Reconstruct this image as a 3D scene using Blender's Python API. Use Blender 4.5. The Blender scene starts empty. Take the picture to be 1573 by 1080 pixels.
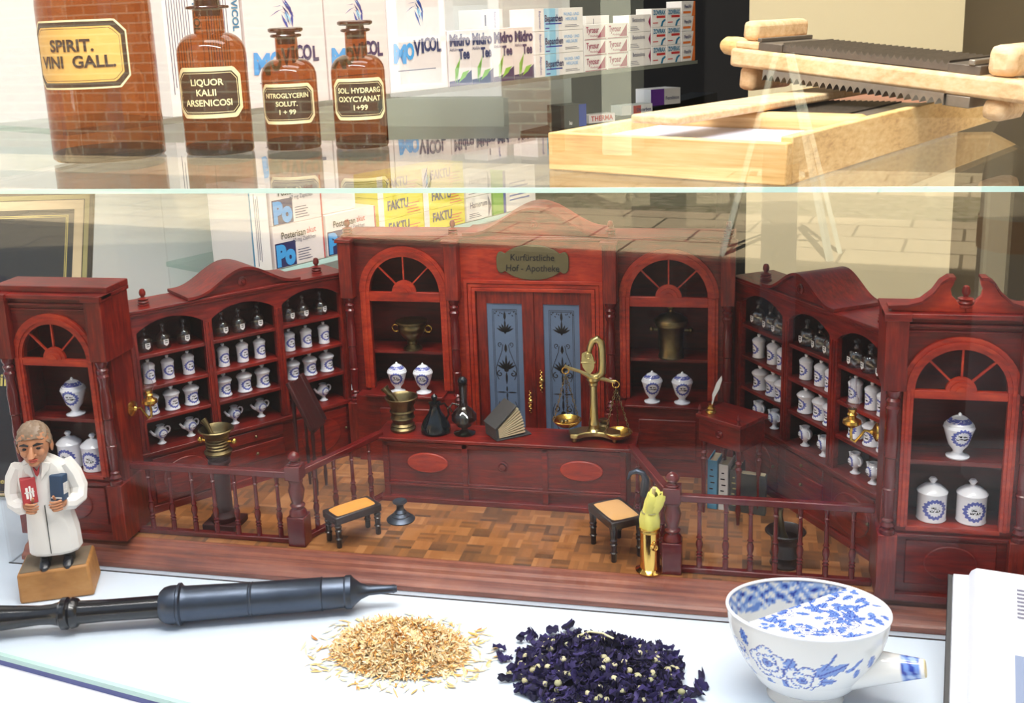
import bpy, bmesh, math, random
from mathutils import Matrix, Vector
random.seed(7)
S = 0.01                      # all measures below are centimetres
PI = math.pi
scn = bpy.context.scene
COL = scn.collection
sin, cos, rad = math.sin, math.cos, math.radians

# ------------------------------------------------------------------ materials
class NT:
    def __init__(s, name):
        s.m = bpy.data.materials.new(name); s.m.use_nodes = True
        s.t = s.m.node_tree; s.t.nodes.clear()
        s.out = s.t.nodes.new('ShaderNodeOutputMaterial')
    def n(s, kind, **k):
        x = s.t.nodes.new(kind)
        for a, v in k.items(): setattr(x, a, v)
        return x
    def l(s, a, b): s.t.links.new(a, b)
    def put(s, sock, v):
        if isinstance(v, bpy.types.NodeSocket): s.l(v, sock)
        elif v is not None: sock.default_value = v
    def math(s, op, a, b=None, c=None, clamp=False):
        x = s.n('ShaderNodeMath', operation=op, use_clamp=clamp)
        s.put(x.inputs[0], a)
        if b is not None: s.put(x.inputs[1], b)
        if c is not None: s.put(x.inputs[2], c)
        return x.outputs[0]
    def mix(s, f, a, b):
        x = s.n('ShaderNodeMix', data_type='RGBA')
        s.put(x.inputs['Factor'], f); s.put(x.inputs[6], a); s.put(x.inputs[7], b)
        return x.outputs[2]
    def noise(s, vec, scale, detail=3, rough=.55, w=None):
        x = s.n('ShaderNodeTexNoise'); s.put(x.inputs['Vector'], vec)
        x.inputs['Scale'].default_value = scale; x.inputs['Detail'].default_value = detail
        x.inputs['Roughness'].default_value = rough
        return x.outputs['Fac']
    def ramp(s, f, stops):
        x = s.n('ShaderNodeValToRGB'); s.put(x.inputs[0], f)
        e = x.color_ramp.elements
        while len(e) < len(stops): e.new(.5)
        for i, (p, c) in enumerate(stops): e[i].position = p; e[i].color = c
        return x.outputs[0]
    def obj(s, scale=(1, 1, 1), rot=(0, 0, 0)):
        tc = s.n('ShaderNodeTexCoord'); mp = s.n('ShaderNodeMapping')
        s.l(tc.outputs['Object'], mp.inputs[0])
        mp.inputs['Scale'].default_value = scale; mp.inputs['Rotation'].default_value = rot
        return mp.outputs[0]
    def pbr(s, col, rough=.5, metal=0., coat=0., bump=None, bs=.3, bd=.001, spec=.5, sheen=0, sss=0):
        p = s.n('ShaderNodeBsdfPrincipled')
        s.put(p.inputs['Base Color'], col); s.put(p.inputs['Roughness'], rough)
        s.put(p.inputs['Metallic'], metal); p.inputs['Coat Weight'].default_value = coat
        p.inputs['Coat Roughness'].default_value = .15
        p.inputs['Specular IOR Level'].default_value = spec
        if sheen: p.inputs['Sheen Weight'].default_value = sheen
        if bump is not None:
            b = s.n('ShaderNodeBump'); b.inputs['Strength'].default_value = bs
            b.inputs['Distance'].default_value = bd
            s.l(bump, b.inputs['Height']); s.l(b.outputs[0], p.inputs['Normal'])
        s.l(p.outputs[0], s.out.inputs[0]); s.p = p
        return s.m

def srgb(r, g, b):
    f = lambda c: (c/255/12.92) if c/255 <= .04045 else ((c/255+.055)/1.055)**2.4
    return (f(r), f(g), f(b), 1)

def plain(name, c, rough=.5, metal=0., coat=0., var=.12, scale=60, bs=0.1, spec=.5, sheen=0):
    t = NT(name); v = t.obj()
    f = t.noise(v, scale, 4)
    a = tuple(max(0, x*(1-var)) for x in c[:3])+(1,); b = tuple(min(1, x*(1+var)) for x in c[:3])+(1,)
    return t.pbr(t.mix(f, a, b), rough, metal, coat, bump=f, bs=bs, bd=.0006, spec=spec, sheen=sheen)

def wood(name, dark, mid, lite, grain=(30, 30, 260), rough=.34, coat=.35, big=18, bs=.12):
    """grain runs along the axis with the small scale"""
    t = NT(name); v = t.obj(scale=grain)
    f1 = t.noise(v, 1.2, 6, .65); f2 = t.noise(t.obj(), big, 3, .6)
    f = t.math('ADD', t.math('MULTIPLY', f1, .62), t.math('MULTIPLY', f2, .42))
    c = t.ramp(f, [(.30, dark), (.50, mid), (.68, lite)])
    return t.pbr(c, t.math('ADD', rough, t.math('MULTIPLY', f1, .12)), 0, coat, bump=f1, bs=bs, bd=.0004)

M = {}
M['redwood'] = wood('mahogany_red', srgb(42, 5, 6), srgb(104, 15, 11), srgb(150, 34, 18), (28, 260, 260), coat=.12)
M['redwood_v'] = wood('mahogany_red_upright', srgb(44, 6, 6), srgb(110, 18, 11), srgb(158, 44, 18), (260, 260, 28), coat=.12)
M['orangewood'] = wood('mahogany_orange', srgb(92, 15, 8), srgb(160, 36, 14), srgb(196, 66, 28), (40, 260, 200), coat=.15)
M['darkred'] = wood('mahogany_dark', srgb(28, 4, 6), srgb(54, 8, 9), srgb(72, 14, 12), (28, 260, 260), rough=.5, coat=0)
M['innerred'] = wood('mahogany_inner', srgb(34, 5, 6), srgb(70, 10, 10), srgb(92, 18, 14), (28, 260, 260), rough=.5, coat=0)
M['postred'] = plain('turned_red', srgb(98, 14, 16), .26, coat=.35, var=.25, scale=90)
M['ebony'] = plain('ebony_wood', srgb(38, 26, 26), .35, coat=.3, var=.3)
M['basewood'] = wood('plinth_wood', srgb(88, 46, 42), srgb(146, 82, 64), srgb(180, 112, 86), (10, 330, 330), rough=.38, coat=.2)
M['beech'] = wood('beech_wood', srgb(176, 124, 68), srgb(224, 180, 116), srgb(240, 206, 148), (60, 60, 200), rough=.5, coat=.05, big=10)
M['beech_x'] = wood('beech_wood_long', srgb(180, 126, 66), srgb(222, 176, 110), srgb(240, 204, 146), (9, 200, 200), rough=.5, coat=.05, big=10)
M['beech_pale'] = wood('beech_wood_worn', srgb(186, 142, 98), srgb(222, 186, 140), srgb(236, 210, 172), (9, 160, 160), rough=.6, coat=0, big=14)
M['blockwood'] = wood('carved_block', srgb(120, 78, 40), srgb(172, 118, 60), srgb(190, 138, 80), (30, 200, 60), rough=.55, coat=.1)
M['blocktop'] = plain('block_top', srgb(124, 108, 88), .7, var=.3, scale=90, bs=.3)
M['porc'] = plain('white_porcelain', srgb(244, 245, 250), .12, coat=.5, var=.02, bs=0)
M['brass'] = plain('brass', srgb(214, 172, 84), .24, 1, var=.2, scale=120)
M['brass_dull'] = plain('brass_tarnished', srgb(122, 108, 76), .34, 1, var=.45, scale=160, bs=.3)
M['brass_pale'] = plain('brass_pale', srgb(196, 180, 122), .3, 1, var=.2, scale=160, bs=.2)
M['gold'] = plain('polished_gold', srgb(242, 196, 104), .1, 1, var=.05)
M['pewter'] = plain('pewter', srgb(76, 84, 98), .36, .85, var=.28, scale=55, bs=.25)
M['blackwood'] = plain('black_lacquer', srgb(16, 17, 24), .22, coat=.4, var=.3)
M['roller'] = plain('grey_metal', srgb(112, 102, 92), .45, .6, var=.3, scale=90)
M['roller_lt'] = plain('grey_metal_bright', srgb(150, 142, 130), .4, .7, var=.25, scale=90)
M['table'] = plain('white_board', srgb(214, 226, 240), .35, var=.015, scale=20, bs=0)
M['sill'] = plain('white_sill', srgb(240, 238, 244), .6, var=.02, scale=20, bs=0)
M['edgeglass'] = plain('glass_edge', srgb(190, 222, 216), .2, var=.03, bs=0)
M['edgeline'] = plain('blue_seal', srgb(84, 92, 150), .5)
M['whitewall'] = plain('white_plaster', srgb(222, 222, 220), .8, var=.02, scale=400, bs=.3)
M['beige'] = plain('beige_wall', srgb(206, 192, 156), .8, var=.02, scale=300, bs=.1)
M['blackvoid'] = plain('dark_panel', srgb(14, 11, 11), .7, var=.5, scale=6)
M['ceil'] = plain('ceiling_paint', srgb(220, 218, 210), .9, var=.02)
M['shelfwhite'] = plain('white_metal', srgb(214, 220, 216), .5, var=.02)
M['card'] = plain('white_card', srgb(238, 234, 232), .5, var=.015, bs=0)
M['card_pink'] = plain('pinkish_card', srgb(234, 222, 220), .5, var=.015, bs=0)
def ink(n, *c, rough=.5): M[n] = plain(n, srgb(*c), rough, var=.04, bs=0)
ink('ink_black', 22, 20, 24); ink('ink_blue', 34, 64, 160); ink('ink_navy', 28, 30, 92); ink('ink_sky', 60, 158, 226)
ink('ink_lightblue', 150, 208, 238); ink('ink_grey', 110, 108, 130); ink('ink_magenta', 158, 30, 84); ink('ink_yellow', 236, 222, 40)
ink('ink_orange', 228, 118, 48); ink('ink_red', 196, 52, 52); ink('ink_green', 132, 190, 66); ink('ink_teal', 30, 120, 160)
ink('ink_purple', 118, 62, 168); ink('cream', 240, 228, 176); ink('ink_text', 60, 58, 92); ink('ink_paleblue', 208, 226, 240)
ink('yellowlabel', 222, 176, 92); ink('labelblack', 24, 20, 14); ink('paper', 222, 225, 236); ink('ink_dkgreen', 60, 96, 60)
ink('skin', 186, 128, 92); ink('coatwhite', 236, 232, 226, rough=.45); ink('hairtan', 136, 114, 94); ink('shoeblack', 26, 28, 36, rough=.25)
ink('trouser', 62, 62, 58); ink('bookred', 176, 52, 56); ink('bookblue', 34, 62, 92); ink('lips', 196, 92, 74); ink('yellowcloth', 246, 240, 120, rough=.8)
ink('velvet', 226, 152, 62, rough=.9); ink('velvet_pale', 214, 164, 104, rough=.9); ink('oldpage', 214, 198, 160, rough=.8); ink('bookgrey', 66, 66, 66)
ink('posterdark', 22, 34, 46, rough=.3); ink('goldline', 206, 190, 108); ink('matcream', 222, 200, 160); ink('olive', 168, 160, 104)
ink('greyblue', 100, 120, 148, rough=.6); ink('plaquebrass', 96, 88, 58, rough=.4); ink('photoblue', 126, 140, 172); ink('blueclothe', 90, 168, 206)
ink('whitebook', 220, 220, 214); ink('darkbook', 58, 62, 58); ink('jugglass', 14, 20, 26, rough=.06); ink('orangeband', 214, 96, 50)
ink('postpaint', 200, 200, 196); ink('facadegrey', 120, 122, 112); ink('facadelight', 214, 220, 204); ink('violetpaper', 206, 206, 224)
t = M['plaquebrass']

def schlick(t, ior, gain=1.0):
    """mirror share of a clean dielectric surface, the same from either side"""
    g = t.n('ShaderNodeNewGeometry'); d = t.n('ShaderNodeVectorMath', operation='DOT_PRODUCT')
    t.l(g.outputs['Incoming'], d.inputs[0]); t.l(g.outputs['Normal'], d.inputs[1])
    c = t.math('ABSOLUTE', d.outputs['Value']); f0 = ((ior-1)/(ior+1))**2
    k = t.math('POWER', t.math('SUBTRACT', 1, c, clamp=True), 5)
    return t.math('MULTIPLY', t.math('ADD', f0, t.math('MULTIPLY', k, 1-f0)), gain, clamp=True)
def clear(name, tint=(1, 1, 1, 1), ior=1.5, gain=1.0, rough=.0):
    t = NT(name)
    tr = t.n('ShaderNodeBsdfTransparent'); tr.inputs[0].default_value = tint
    gl = t.n('ShaderNodeBsdfGlossy'); gl.inputs['Roughness'].default_value = rough
    mx = t.n('ShaderNodeMixShader')
    t.l(schlick(t, ior, gain), mx.inputs[0])
    t.l(tr.outputs[0], mx.inputs[1]); t.l(gl.outputs[0], mx.inputs[2]); t.l(mx.outputs[0], t.out.inputs[0])
    return t.m
M['pane'] = clear('window_glass', (.985, .99, .988, 1), 1.52)
M['acrylic_front'] = clear('acrylic_front', (.985, .985, .985, 1), 1.3)
M['acrylic'] = clear('acrylic', (.985, .985, .985, 1), 1.45)
M['miniglass'] = clear('bottle_glass', (.90, .92, .92, 1), 1.75, 2.0)
M['lampglass'] = clear('lamp_glass', (.92, .92, .94, 1), 1.6, 1.6)
M['greenglass'] = clear('green_glass', (.34, .40, .36, 1), 1.6, 1.5)
M['shelfglass'] = clear('shelf_glass', (.86, .93, .90, 1), 1.5)
M['darkglass'] = plain('window_dark_glass', srgb(150, 165, 175), .05, var=.3, scale=3)

def amber(name, c, d):
    t = NT(name)
    g = t.n('ShaderNodeBsdfGlass'); g.inputs['Color'].default_value = c; g.inputs['IOR'].default_value = 1.48
    g.inputs['Roughness'].default_value = 0
    tr = t.n('ShaderNodeBsdfTransparent'); tr.inputs[0].default_value = d
    gl = t.n('ShaderNodeBsdfGlossy'); gl.inputs['Roughness'].default_value = .02
    tl = t.n('ShaderNodeBsdfTranslucent'); tl.inputs[0].default_value = (.30, .07, .012, 1)
    m0 = t.n('ShaderNodeMixShader'); m0.inputs[0].default_value = .07
    t.l(tr.outputs[0], m0.inputs[1]); t.l(tl.outputs[0], m0.inputs[2])
    mx = t.n('ShaderNodeMixShader'); t.l(schlick(t, 1.5), mx.inputs[0])
    t.l(m0.outputs[0], mx.inputs[1]); t.l(gl.outputs[0], mx.inputs[2]); t.l(mx.outputs[0], t.out.inputs[0])
    return t.m
M['amber'] = amber('amber_glass', (.8, .4, .1, 1), (.58, .26, .06, 1))
M['amber_base'] = plain('amber_glass_thick', srgb(18, 8, 6), .5, var=.2, spec=.05)
M['amber_stop'] = plain('amber_stopper', srgb(52, 22, 16), .12, var=.2)

def parquet():
    t = NT('parquet'); tc = t.obj(scale=(1/.0165, 1/.0165, 1))
    sp = t.n('ShaderNodeSeparateXYZ'); t.l(tc, sp.inputs[0])
    x, y = sp.outputs[0], sp.outputs[1]
    fx, fy = t.math('FLOOR', x), t.math('FLOOR', y)
    par = t.math('MODULO', t.math('ADD', t.math('ADD', fx, fy), 200), 2)
    ux, uy = t.math('FRACT', x), t.math('FRACT', y)
    u = t.math('ADD', t.math('MULTIPLY', ux, par), t.math('MULTIPLY', uy, t.math('SUBTRACT', 1, par)))
    st = t.math('FLOOR', t.math('MULTIPLY', u, 4))
    cb = t.n('ShaderNodeCombineXYZ'); t.l(fx, cb.inputs[0]); t.l(fy, cb.inputs[1]); t.l(st, cb.inputs[2])
    wn = t.n('ShaderNodeTexWhiteNoise', noise_dimensions='3D'); t.l(cb.outputs[0], wn.inputs[0])
    cb2 = t.n('ShaderNodeCombineXYZ'); t.l(fx, cb2.inputs[0]); t.l(fy, cb2.inputs[1])
    wn2 = t.n('ShaderNodeTexWhiteNoise', noise_dimensions='3D'); t.l(cb2.outputs[0], wn2.inputs[0])
    f = t.math('ADD', t.math('MULTIPLY', wn.outputs[0], .45), t.math('MULTIPLY', wn2.outputs[0], .55))
    c = t.ramp(f, [(0, srgb(88, 64, 46)), (.35, srgb(136, 92, 56)), (.6, srgb(164, 106, 58)), (1, srgb(196, 138, 86))])
    nz = t.noise(t.obj(scale=(60, 60, 60)), 3, 5)
    c = t.mix(t.math('MULTIPLY', nz, .35), c, srgb(120, 72, 40))
    return t.pbr(c, .38, 0, .15)
M['parquet'] = parquet()
M['brownpanel'] = plain('brown_panel', srgb(120, 104, 76), .7, var=.15, scale=4)

def brick():
    t = NT('brick_facade'); tc = t.n('ShaderNodeTexCoord')
    sp = t.n('ShaderNodeSeparateXYZ'); t.l(tc.outputs['Object'], sp.inputs[0])
    cb = t.n('ShaderNodeCombineXYZ'); t.l(sp.outputs[0], cb.inputs[0]); t.l(sp.outputs[2], cb.inputs[1])
    b = t.n('ShaderNodeTexBrick'); t.l(cb.outputs[0], b.inputs['Vector'])
    b.inputs['Color1'].default_value = srgb(134, 90, 64); b.inputs['Color2'].default_value = srgb(102, 64, 44)
    b.inputs['Mortar'].default_value = srgb(158, 146, 124); b.inputs['Scale'].default_value = 1
    b.inputs['Mortar Size'].default_value = .009; b.inputs['Brick Width'].default_value = .26; b.inputs['Row Height'].default_value = .091
    return t.pbr(t.mix(t.math('MULTIPLY', t.noise(tc.outputs['Object'], 6, 4), .4), b.outputs[0], srgb(160, 134, 104)), .85)
M['brick'] = brick()

def paving(name, bw, bh, c1, c2, mort, ms=.008):
    t = NT(name); tc = t.n('ShaderNodeTexCoord')
    b = t.n('ShaderNodeTexBrick', offset=.5); t.l(tc.outputs['Object'], b.inputs['Vector'])
    b.inputs['Color1'].default_value = c1; b.inputs['Color2'].default_value = c2; b.inputs['Mortar'].default_value = mort
    b.inputs['Scale'].default_value = 1; b.inputs['Mortar Size'].default_value = ms
    b.inputs['Brick Width'].default_value = bw; b.inputs['Row Height'].default_value = bh
    return t.pbr(t.mix(t.math('MULTIPLY', t.noise(tc.outputs['Object'], 9, 6, .7), .5), b.outputs[0], srgb(150, 138, 112)), .85)
M['slabs'] = paving('paving_slabs', .5, .3, srgb(214, 196, 160), srgb(200, 180, 148), srgb(96, 84, 66))
M['shadeslabs'] = paving('paving_shade_tint', .3, .3, srgb(78, 74, 70), srgb(62, 60, 58), srgb(40, 38, 36))  # paving darkened in its colour to stand for building shade
M['cobbles'] = paving('cobbles', .12, .1, srgb(150, 142, 116), srgb(112, 108, 84), srgb(92, 96, 60), .012)

def jar_mat(name, zc, R, rows, textw, yoff=0, top_band=None, seed=0.):
    """white porcelain with a painted blue wreath and black writing on its front (local -Y)"""
    t = NT(name); tc = t.n('ShaderNodeTexCoord')
    sp = t.n('ShaderNodeSeparateXYZ'); t.l(tc.outputs['Object'], sp.inputs[0])
    x = t.math('MULTIPLY', sp.outputs[0], 100); z = t.math('SUBTRACT', t.math('MULTIPLY', sp.outputs[2], 100), zc)
    zz = t.math('MULTIPLY', sp.outputs[2], 100)
    front = t.math('LESS_THAN', sp.outputs[1], 0)
    d = t.math('SQRT', t.math('ADD', t.math('MULTIPLY', x, x), t.math('MULTIPLY', z, z)))
    nz = t.noise(t.obj(scale=(1400, 1400, 1400)), .45, 2)
    ang = t.math('ARCTAN2', z, x)
    wob = t.math('MULTIPLY', t.math('SINE', t.math('MULTIPLY', ang, 16)), .035*R/.5)
    dd = t.math('ABSOLUTE', t.math('SUBTRACT', t.math('ADD', d, wob), R))
    ring = t.math('LESS_THAN', t.math('ADD', dd, t.math('MULTIPLY', nz, .06)), .115*R/.5)
    ring = t.math('MULTIPLY', ring, front)
    txt = None
    for i, zr in enumerate(rows):
        inrow = t.math('LESS_THAN', t.math('ABSOLUTE', t.math('SUBTRACT', z, zr)), .07*R/.5)
        inx = t.math('LESS_THAN', t.math('ABSOLUTE', x), textw[i])
        cb = t.n('ShaderNodeCombineXYZ'); t.l(t.math('FLOOR', t.math('MULTIPLY', x, 15*.5/R)), cb.inputs[0]); t.l(t.math('FLOOR', t.math('MULTIPLY', z, 18*.5/R)), cb.inputs[1]); cb.inputs[2].default_value = seed+i*3
        wn = t.n('ShaderNodeTexWhiteNoise', noise_dimensions='3D'); t.l(cb.outputs[0], wn.inputs[0])
        r = t.math('MULTIPLY', t.math('MULTIPLY', inrow, inx), t.math('GREATER_THAN', wn.outputs[0], .38))
        txt = r if txt is None else t.math('MAXIMUM', txt, r)
    txt = t.math('MULTIPLY', txt, front)
    col = t.mix(t.math('MULTIPLY', ring, .9), srgb(242, 244, 250), srgb(34, 60, 170))
    if top_band:
        b = t.math('LESS_THAN', t.math('ABSOLUTE', t.math('SUBTRACT', zz, top_band[0])), top_band[1])
        b = t.math('MULTIPLY', b, t.math('GREATER_THAN', nz, .42))
        col = t.mix(t.math('MULTIPLY', b, .9), col, srgb(44, 64, 164))
    col = t.mix(txt, col, srgb(16, 16, 20))
    return t.pbr(col, .12, 0, .5)
M['jar1'] = jar_mat('jar_painted_slim', .95, .46, [.14, -.12], [.2, .34], seed=1.)
M['jar2'] = jar_mat('jar_painted_wide', .85, .5, [.12, -.14], [.22, .34], seed=5.)
M['potp'] = jar_mat('pot_painted', 1.12, .4, [.1, -.1], [.1, .3], seed=9.)
M['urnp'] = jar_mat('urn_painted', 1.85, .62, [.13, -.13], [.35, .45], seed=12.)
M['urnlid'] = jar_mat('urn_lid_painted', -50, .3, [0], [.1], top_band=(3.05, .16))
M['canp'] = jar_mat('canister_painted', 1.2, .72, [.16, -.12], [.3, .4], seed=15.)

# ------------------------------------------------------------------ mesh builder
class MB:
    def __init__(s): s.v = []; s.f = []; s.mi = []; s.T = Matrix.Identity(4); s.cur = 0; s.col = None
    def at(s, x=0, y=0, z=0, rz=0, rx=0, ry=0, sc=1):
        s.T = Matrix.Translation((x, y, z)) @ Matrix.Rotation(rz, 4, 'Z') @ Matrix.Rotation(ry, 4, 'Y') @ Matrix.Rotation(rx, 4, 'X') @ Matrix.Scale(sc, 4)
        return s
    def add(s, vs, fs):
        b = len(s.v); s.v += [tuple(s.T @ Vector(p)) for p in vs]
        s.f += [tuple(i+b for i in f) for f in fs]; s.mi += [s.cur]*len(fs)
        return s
    def box(s, x0, x1, y0, y1, z0, z1):
        return s.add([(x0,y0,z0),(x1,y0,z0),(x1,y1,z0),(x0,y1,z0),(x0,y0,z1),(x1,y0,z1),(x1,y1,z1),(x0,y1,z1)],
                     [(0,3,2,1),(4,5,6,7),(0,1,5,4),(1,2,6,5),(2,3,7,6),(3,0,4,7)])
    def hexa(s, p8):   # bottom 4 then top 4
        return s.add(p8, [(0,3,2,1),(4,5,6,7),(0,1,5,4),(1,2,6,5),(2,3,7,6),(3,0,4,7)])
    def bar(s, a, b, w, h, up=(0, 0, 1)):
        a, b = Vector(a), Vector(b); d = (b-a).normalized(); u = Vector(up)
        r = d.cross(u).normalized()*w/2; u2 = r.cross(d).normalized()*h/2
        return s.hexa([a-r-u2, a+r-u2, b+r-u2, b-r-u2, a-r+u2, a+r+u2, b+r+u2, b-r+u2])
    def prism(s, poly, y0, y1):  # poly in x,z ; extruded along y
        n = len(poly); vs = [(x, y0, z) for x, z in poly]+[(x, y1, z) for x, z in poly]
        fs = [tuple(range(n)), tuple(range(2*n-1, n-1, -1))]
        fs += [(i, i+n, (i+1) % n+n, (i+1) % n) for i in range(n)]
        return s.add(vs, fs)
    def prismz(s, poly, z0, z1):
        n = len(poly); vs = [(x, y, z0) for x, y in poly]+[(x, y, z1) for x, y in poly]
        fs = [tuple(range(n-1, -1, -1)), tuple(range(n, 2*n))]+[(i, (i+1) % n, (i+1) % n+n, i+n) for i in range(n)]
        return s.add(vs, fs)
    def lathe(s, prof, seg=24, cap=True, sx=1, sy=1, a0=0, a1=2*PI):
        full = abs(a1-a0-2*PI) < 1e-6; m = seg if full else seg+1
        vs = []; fs = []
        for r, z in prof:
            for i in range(m):
                a = a0+(a1-a0)*i/seg; vs.append((r*cos(a)*sx, r*sin(a)*sy, z))
        for j in range(len(prof)-1):
            for i in range(seg if not full else m):
                k = (i+1) % m if full else i+1
                fs.append((j*m+i, j*m+k, (j+1)*m+k, (j+1)*m+i))
        if cap and full:
            if prof[0][0] > 1e-5: fs.append(tuple(range(m-1, -1, -1)))
            if prof[-1][0] > 1e-5: fs.append(tuple(range((len(prof)-1)*m, len(prof)*m)))
        return s.add(vs, fs)
    def ball(s, c, rx, ry=None, rz=None, seg=16, rings=10):
        ry = ry or rx; rz = rz or rx; vs = []; fs = []
        for j in range(rings+1):
            t = PI*j/rings-PI/2
            for i in range(seg):
                a = 2*PI*i/seg; vs.append((c[0]+rx*cos(t)*cos(a), c[1]+ry*cos(t)*sin(a), c[2]+rz*sin(t)))
        for j in range(rings):
            for i in range(seg): fs.append((j*seg+i, j*seg+(i+1) % seg, (j+1)*seg+(i+1) % seg, (j+1)*seg+i))
        return s.add(vs, fs)
    def tube(s, pts, r, seg=8, sq=None):
        pts = [Vector(p) for p in pts]; n = len(pts); rs = r if isinstance(r, (list, tuple)) else [r]*n
        vs = []; fs = []; ref = None
        for i, p in enumerate(pts):
            d = (pts[min(i+1, n-1)]-pts[max(i-1, 0)]).normalized()
            if ref is None:
                ref = Vector((0, 0, 1)) if abs(d.z) < .9 else Vector((1, 0, 0))
            u = (ref-d*ref.dot(d)).normalized(); w = d.cross(u); ref = u
            k = sq or (1, 1)
            for j in range(seg):
                a = 2*PI*j/seg; vs.append(p+u*cos(a)*rs[i]*k[0]+w*sin(a)*rs[i]*k[1])
        for i in range(n-1):
            for j in range(seg): fs.append((i*seg+j, i*seg+(j+1) % seg, (i+1)*seg+(j+1) % seg, (i+1)*seg+j))
        fs.append(tuple(range(seg-1, -1, -1))); fs.append(tuple(range((n-1)*seg, n*seg)))
        return s.add(vs, fs)
    def torus(s, c, R, r, axis='Y', seg=20, k=8, a0=0, a1=2*PI):
        pts = []
        for i in range(seg+1):
            a = a0+(a1-a0)*i/seg
            q = (cos(a)*R, 0, sin(a)*R) if axis == 'Y' else ((cos(a)*R, sin(a)*R, 0) if axis == 'Z' else (0, cos(a)*R, sin(a)*R))
            pts.append((c[0]+q[0], c[1]+q[1], c[2]+q[2]))
        return s.tube(pts, r, k)
    def loft(s, rings, seg=20, p=2.0):   # rings: (cx,cy,cz,rx,ry)
        vs = []; fs = []
        for cx, cy, cz, rx, ry in rings:
            for i in range(seg):
                a = 2*PI*i/seg; ca, sa = cos(a), sin(a)
                vs.append((cx+rx*math.copysign(abs(ca)**(2/p), ca), cy+ry*math.copysign(abs(sa)**(2/p), sa), cz))
        for j in range(len(rings)-1):
            for i in range(seg): fs.append((j*seg+i, j*seg+(i+1) % seg, (j+1)*seg+(i+1) % seg, (j+1)*seg+i))
        fs.append(tuple(range(seg-1, -1, -1))); fs.append(tuple(range((len(rings)-1)*seg, len(rings)*seg)))
        return s.add(vs, fs)
    def build(s, name, mat, parent=None, bevel=0, smooth=35, loc=None, normals=True):
        me = bpy.data.meshes.new(name)
        me.from_pydata([(x*S, y*S, z*S) for x, y, z in s.v], [], s.f)
        mats = mat if isinstance(mat, (list, tuple)) else [mat]
        for m in mats: me.materials.append(M[m] if isinstance(m, str) else m)
        if len(mats) > 1: me.polygons.foreach_set('material_index', s.mi)
        if normals:
            bm = bmesh.new(); bm.from_mesh(me); bmesh.ops.recalc_face_normals(bm, faces=bm.faces); bm.to_mesh(me); bm.free()
        me.update()
        if smooth:
            me.polygons.foreach_set('use_smooth', [True]*len(me.polygons)); me.set_sharp_from_angle(angle=rad(smooth))
        o = bpy.data.objects.new(name, me); COL.objects.link(o)
        if loc: o.location = tuple(c*S for c in loc)
        if parent: o.parent = parent
        if bevel:
            b = o.modifiers.new('bevel', 'BEVEL'); b.width = bevel*S; b.segments = 2; b.limit_method = 'ANGLE'; b.angle_limit = rad(40)
        return o

def thing(name, label, cat, loc=(0, 0, 0), rz=0, group=None, rx=0, ry=0, sc=1):
    o = bpy.data.objects.new(name, None); COL.objects.link(o)
    o.empty_display_size = .01
    o.location = tuple(c*S for c in loc); o.rotation_euler = (rx, ry, rz); o.scale = (sc,)*3
    o['label'] = label; o['category'] = cat
    if group: o['group'] = group
    return o
def tag(o, label=None, cat=None, group=None, kind=None):
    if label: o['label'] = label
    if cat: o['category'] = cat
    if group: o['group'] = group
    if kind: o['kind'] = kind
    return o
def dup(root, loc, rz=None, label=None, group=None, sc=None):
    r = root.copy(); COL.objects.link(r); r.location = tuple(c*S for c in loc)
    if rz is not None: r.rotation_euler = (0, 0, rz)
    if sc: r.scale = (sc,)*3
    if label: r['label'] = label
    if group: r['group'] = group
    for ch in list(root.children):
        c = ch.copy(); COL.objects.link(c); c.parent = r
        for g in list(ch.children):
            d = g.copy(); COL.objects.link(d); d.parent = c
    return r

_tc = {}
def text2d(st, size=1., bold=0., align='CENTER', sx=1., shear=0.):
    """outline of a string as flat verts/faces in x,z (cm), centred"""
    key = (st, bold, shear, align)
    if key not in _tc:
        cu = bpy.data.curves.new('glyphs', 'FONT'); cu.body = st; cu.size = 1; cu.align_x = align; cu.align_y = 'CENTER'
        cu.offset = bold; cu.resolution_u = 3; cu.shear = shear; cu.space_line = 1.05
        o = bpy.data.objects.new('glyphs', cu)
        me = bpy.data.meshes.new_from_object(o)
        _tc[key] = ([(v.co.x, v.co.y) for v in me.vertices], [tuple(p.vertices) for p in me.polygons])
        bpy.data.objects.remove(o); bpy.data.curves.remove(cu); bpy.data.meshes.remove(me)
    vs, fs = _tc[key]
    return [(x*size*sx, y*size) for x, y in vs], fs
def put_text(mb, st, x, z, size, y=-.02, bold=0., align='CENTER', sx=1., shear=0., rot=0., wrap=None):
    vs, fs = text2d(st, size, bold, align, sx, shear)
    c, s_ = cos(rot), sin(rot)
    vs = [(x+a*c-b*s_, z+a*s_+b*c) for a, b in vs]
    if wrap: w_ = wrap+.06+size*.035; P = [(w_*sin(a/wrap), -w_*cos(a/wrap), b) for a, b in vs]
    else: P = [(a, y, b) for a, b in vs]
    mb.add(P, fs); return mb

def arcpts(cx, cz, r, a0, a1, n):
    return [(cx+r*cos(a0+(a1-a0)*i/n), cz+r*sin(a0+(a1-a0)*i/n)) for i in range(n+1)]
def ringpoly(cx, cz, r0, r1, n=24, a0=0, a1=PI):
    return arcpts(cx, cz, r1, a0, a1, n)+arcpts(cx, cz, r0, a1, a0, n)

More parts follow.
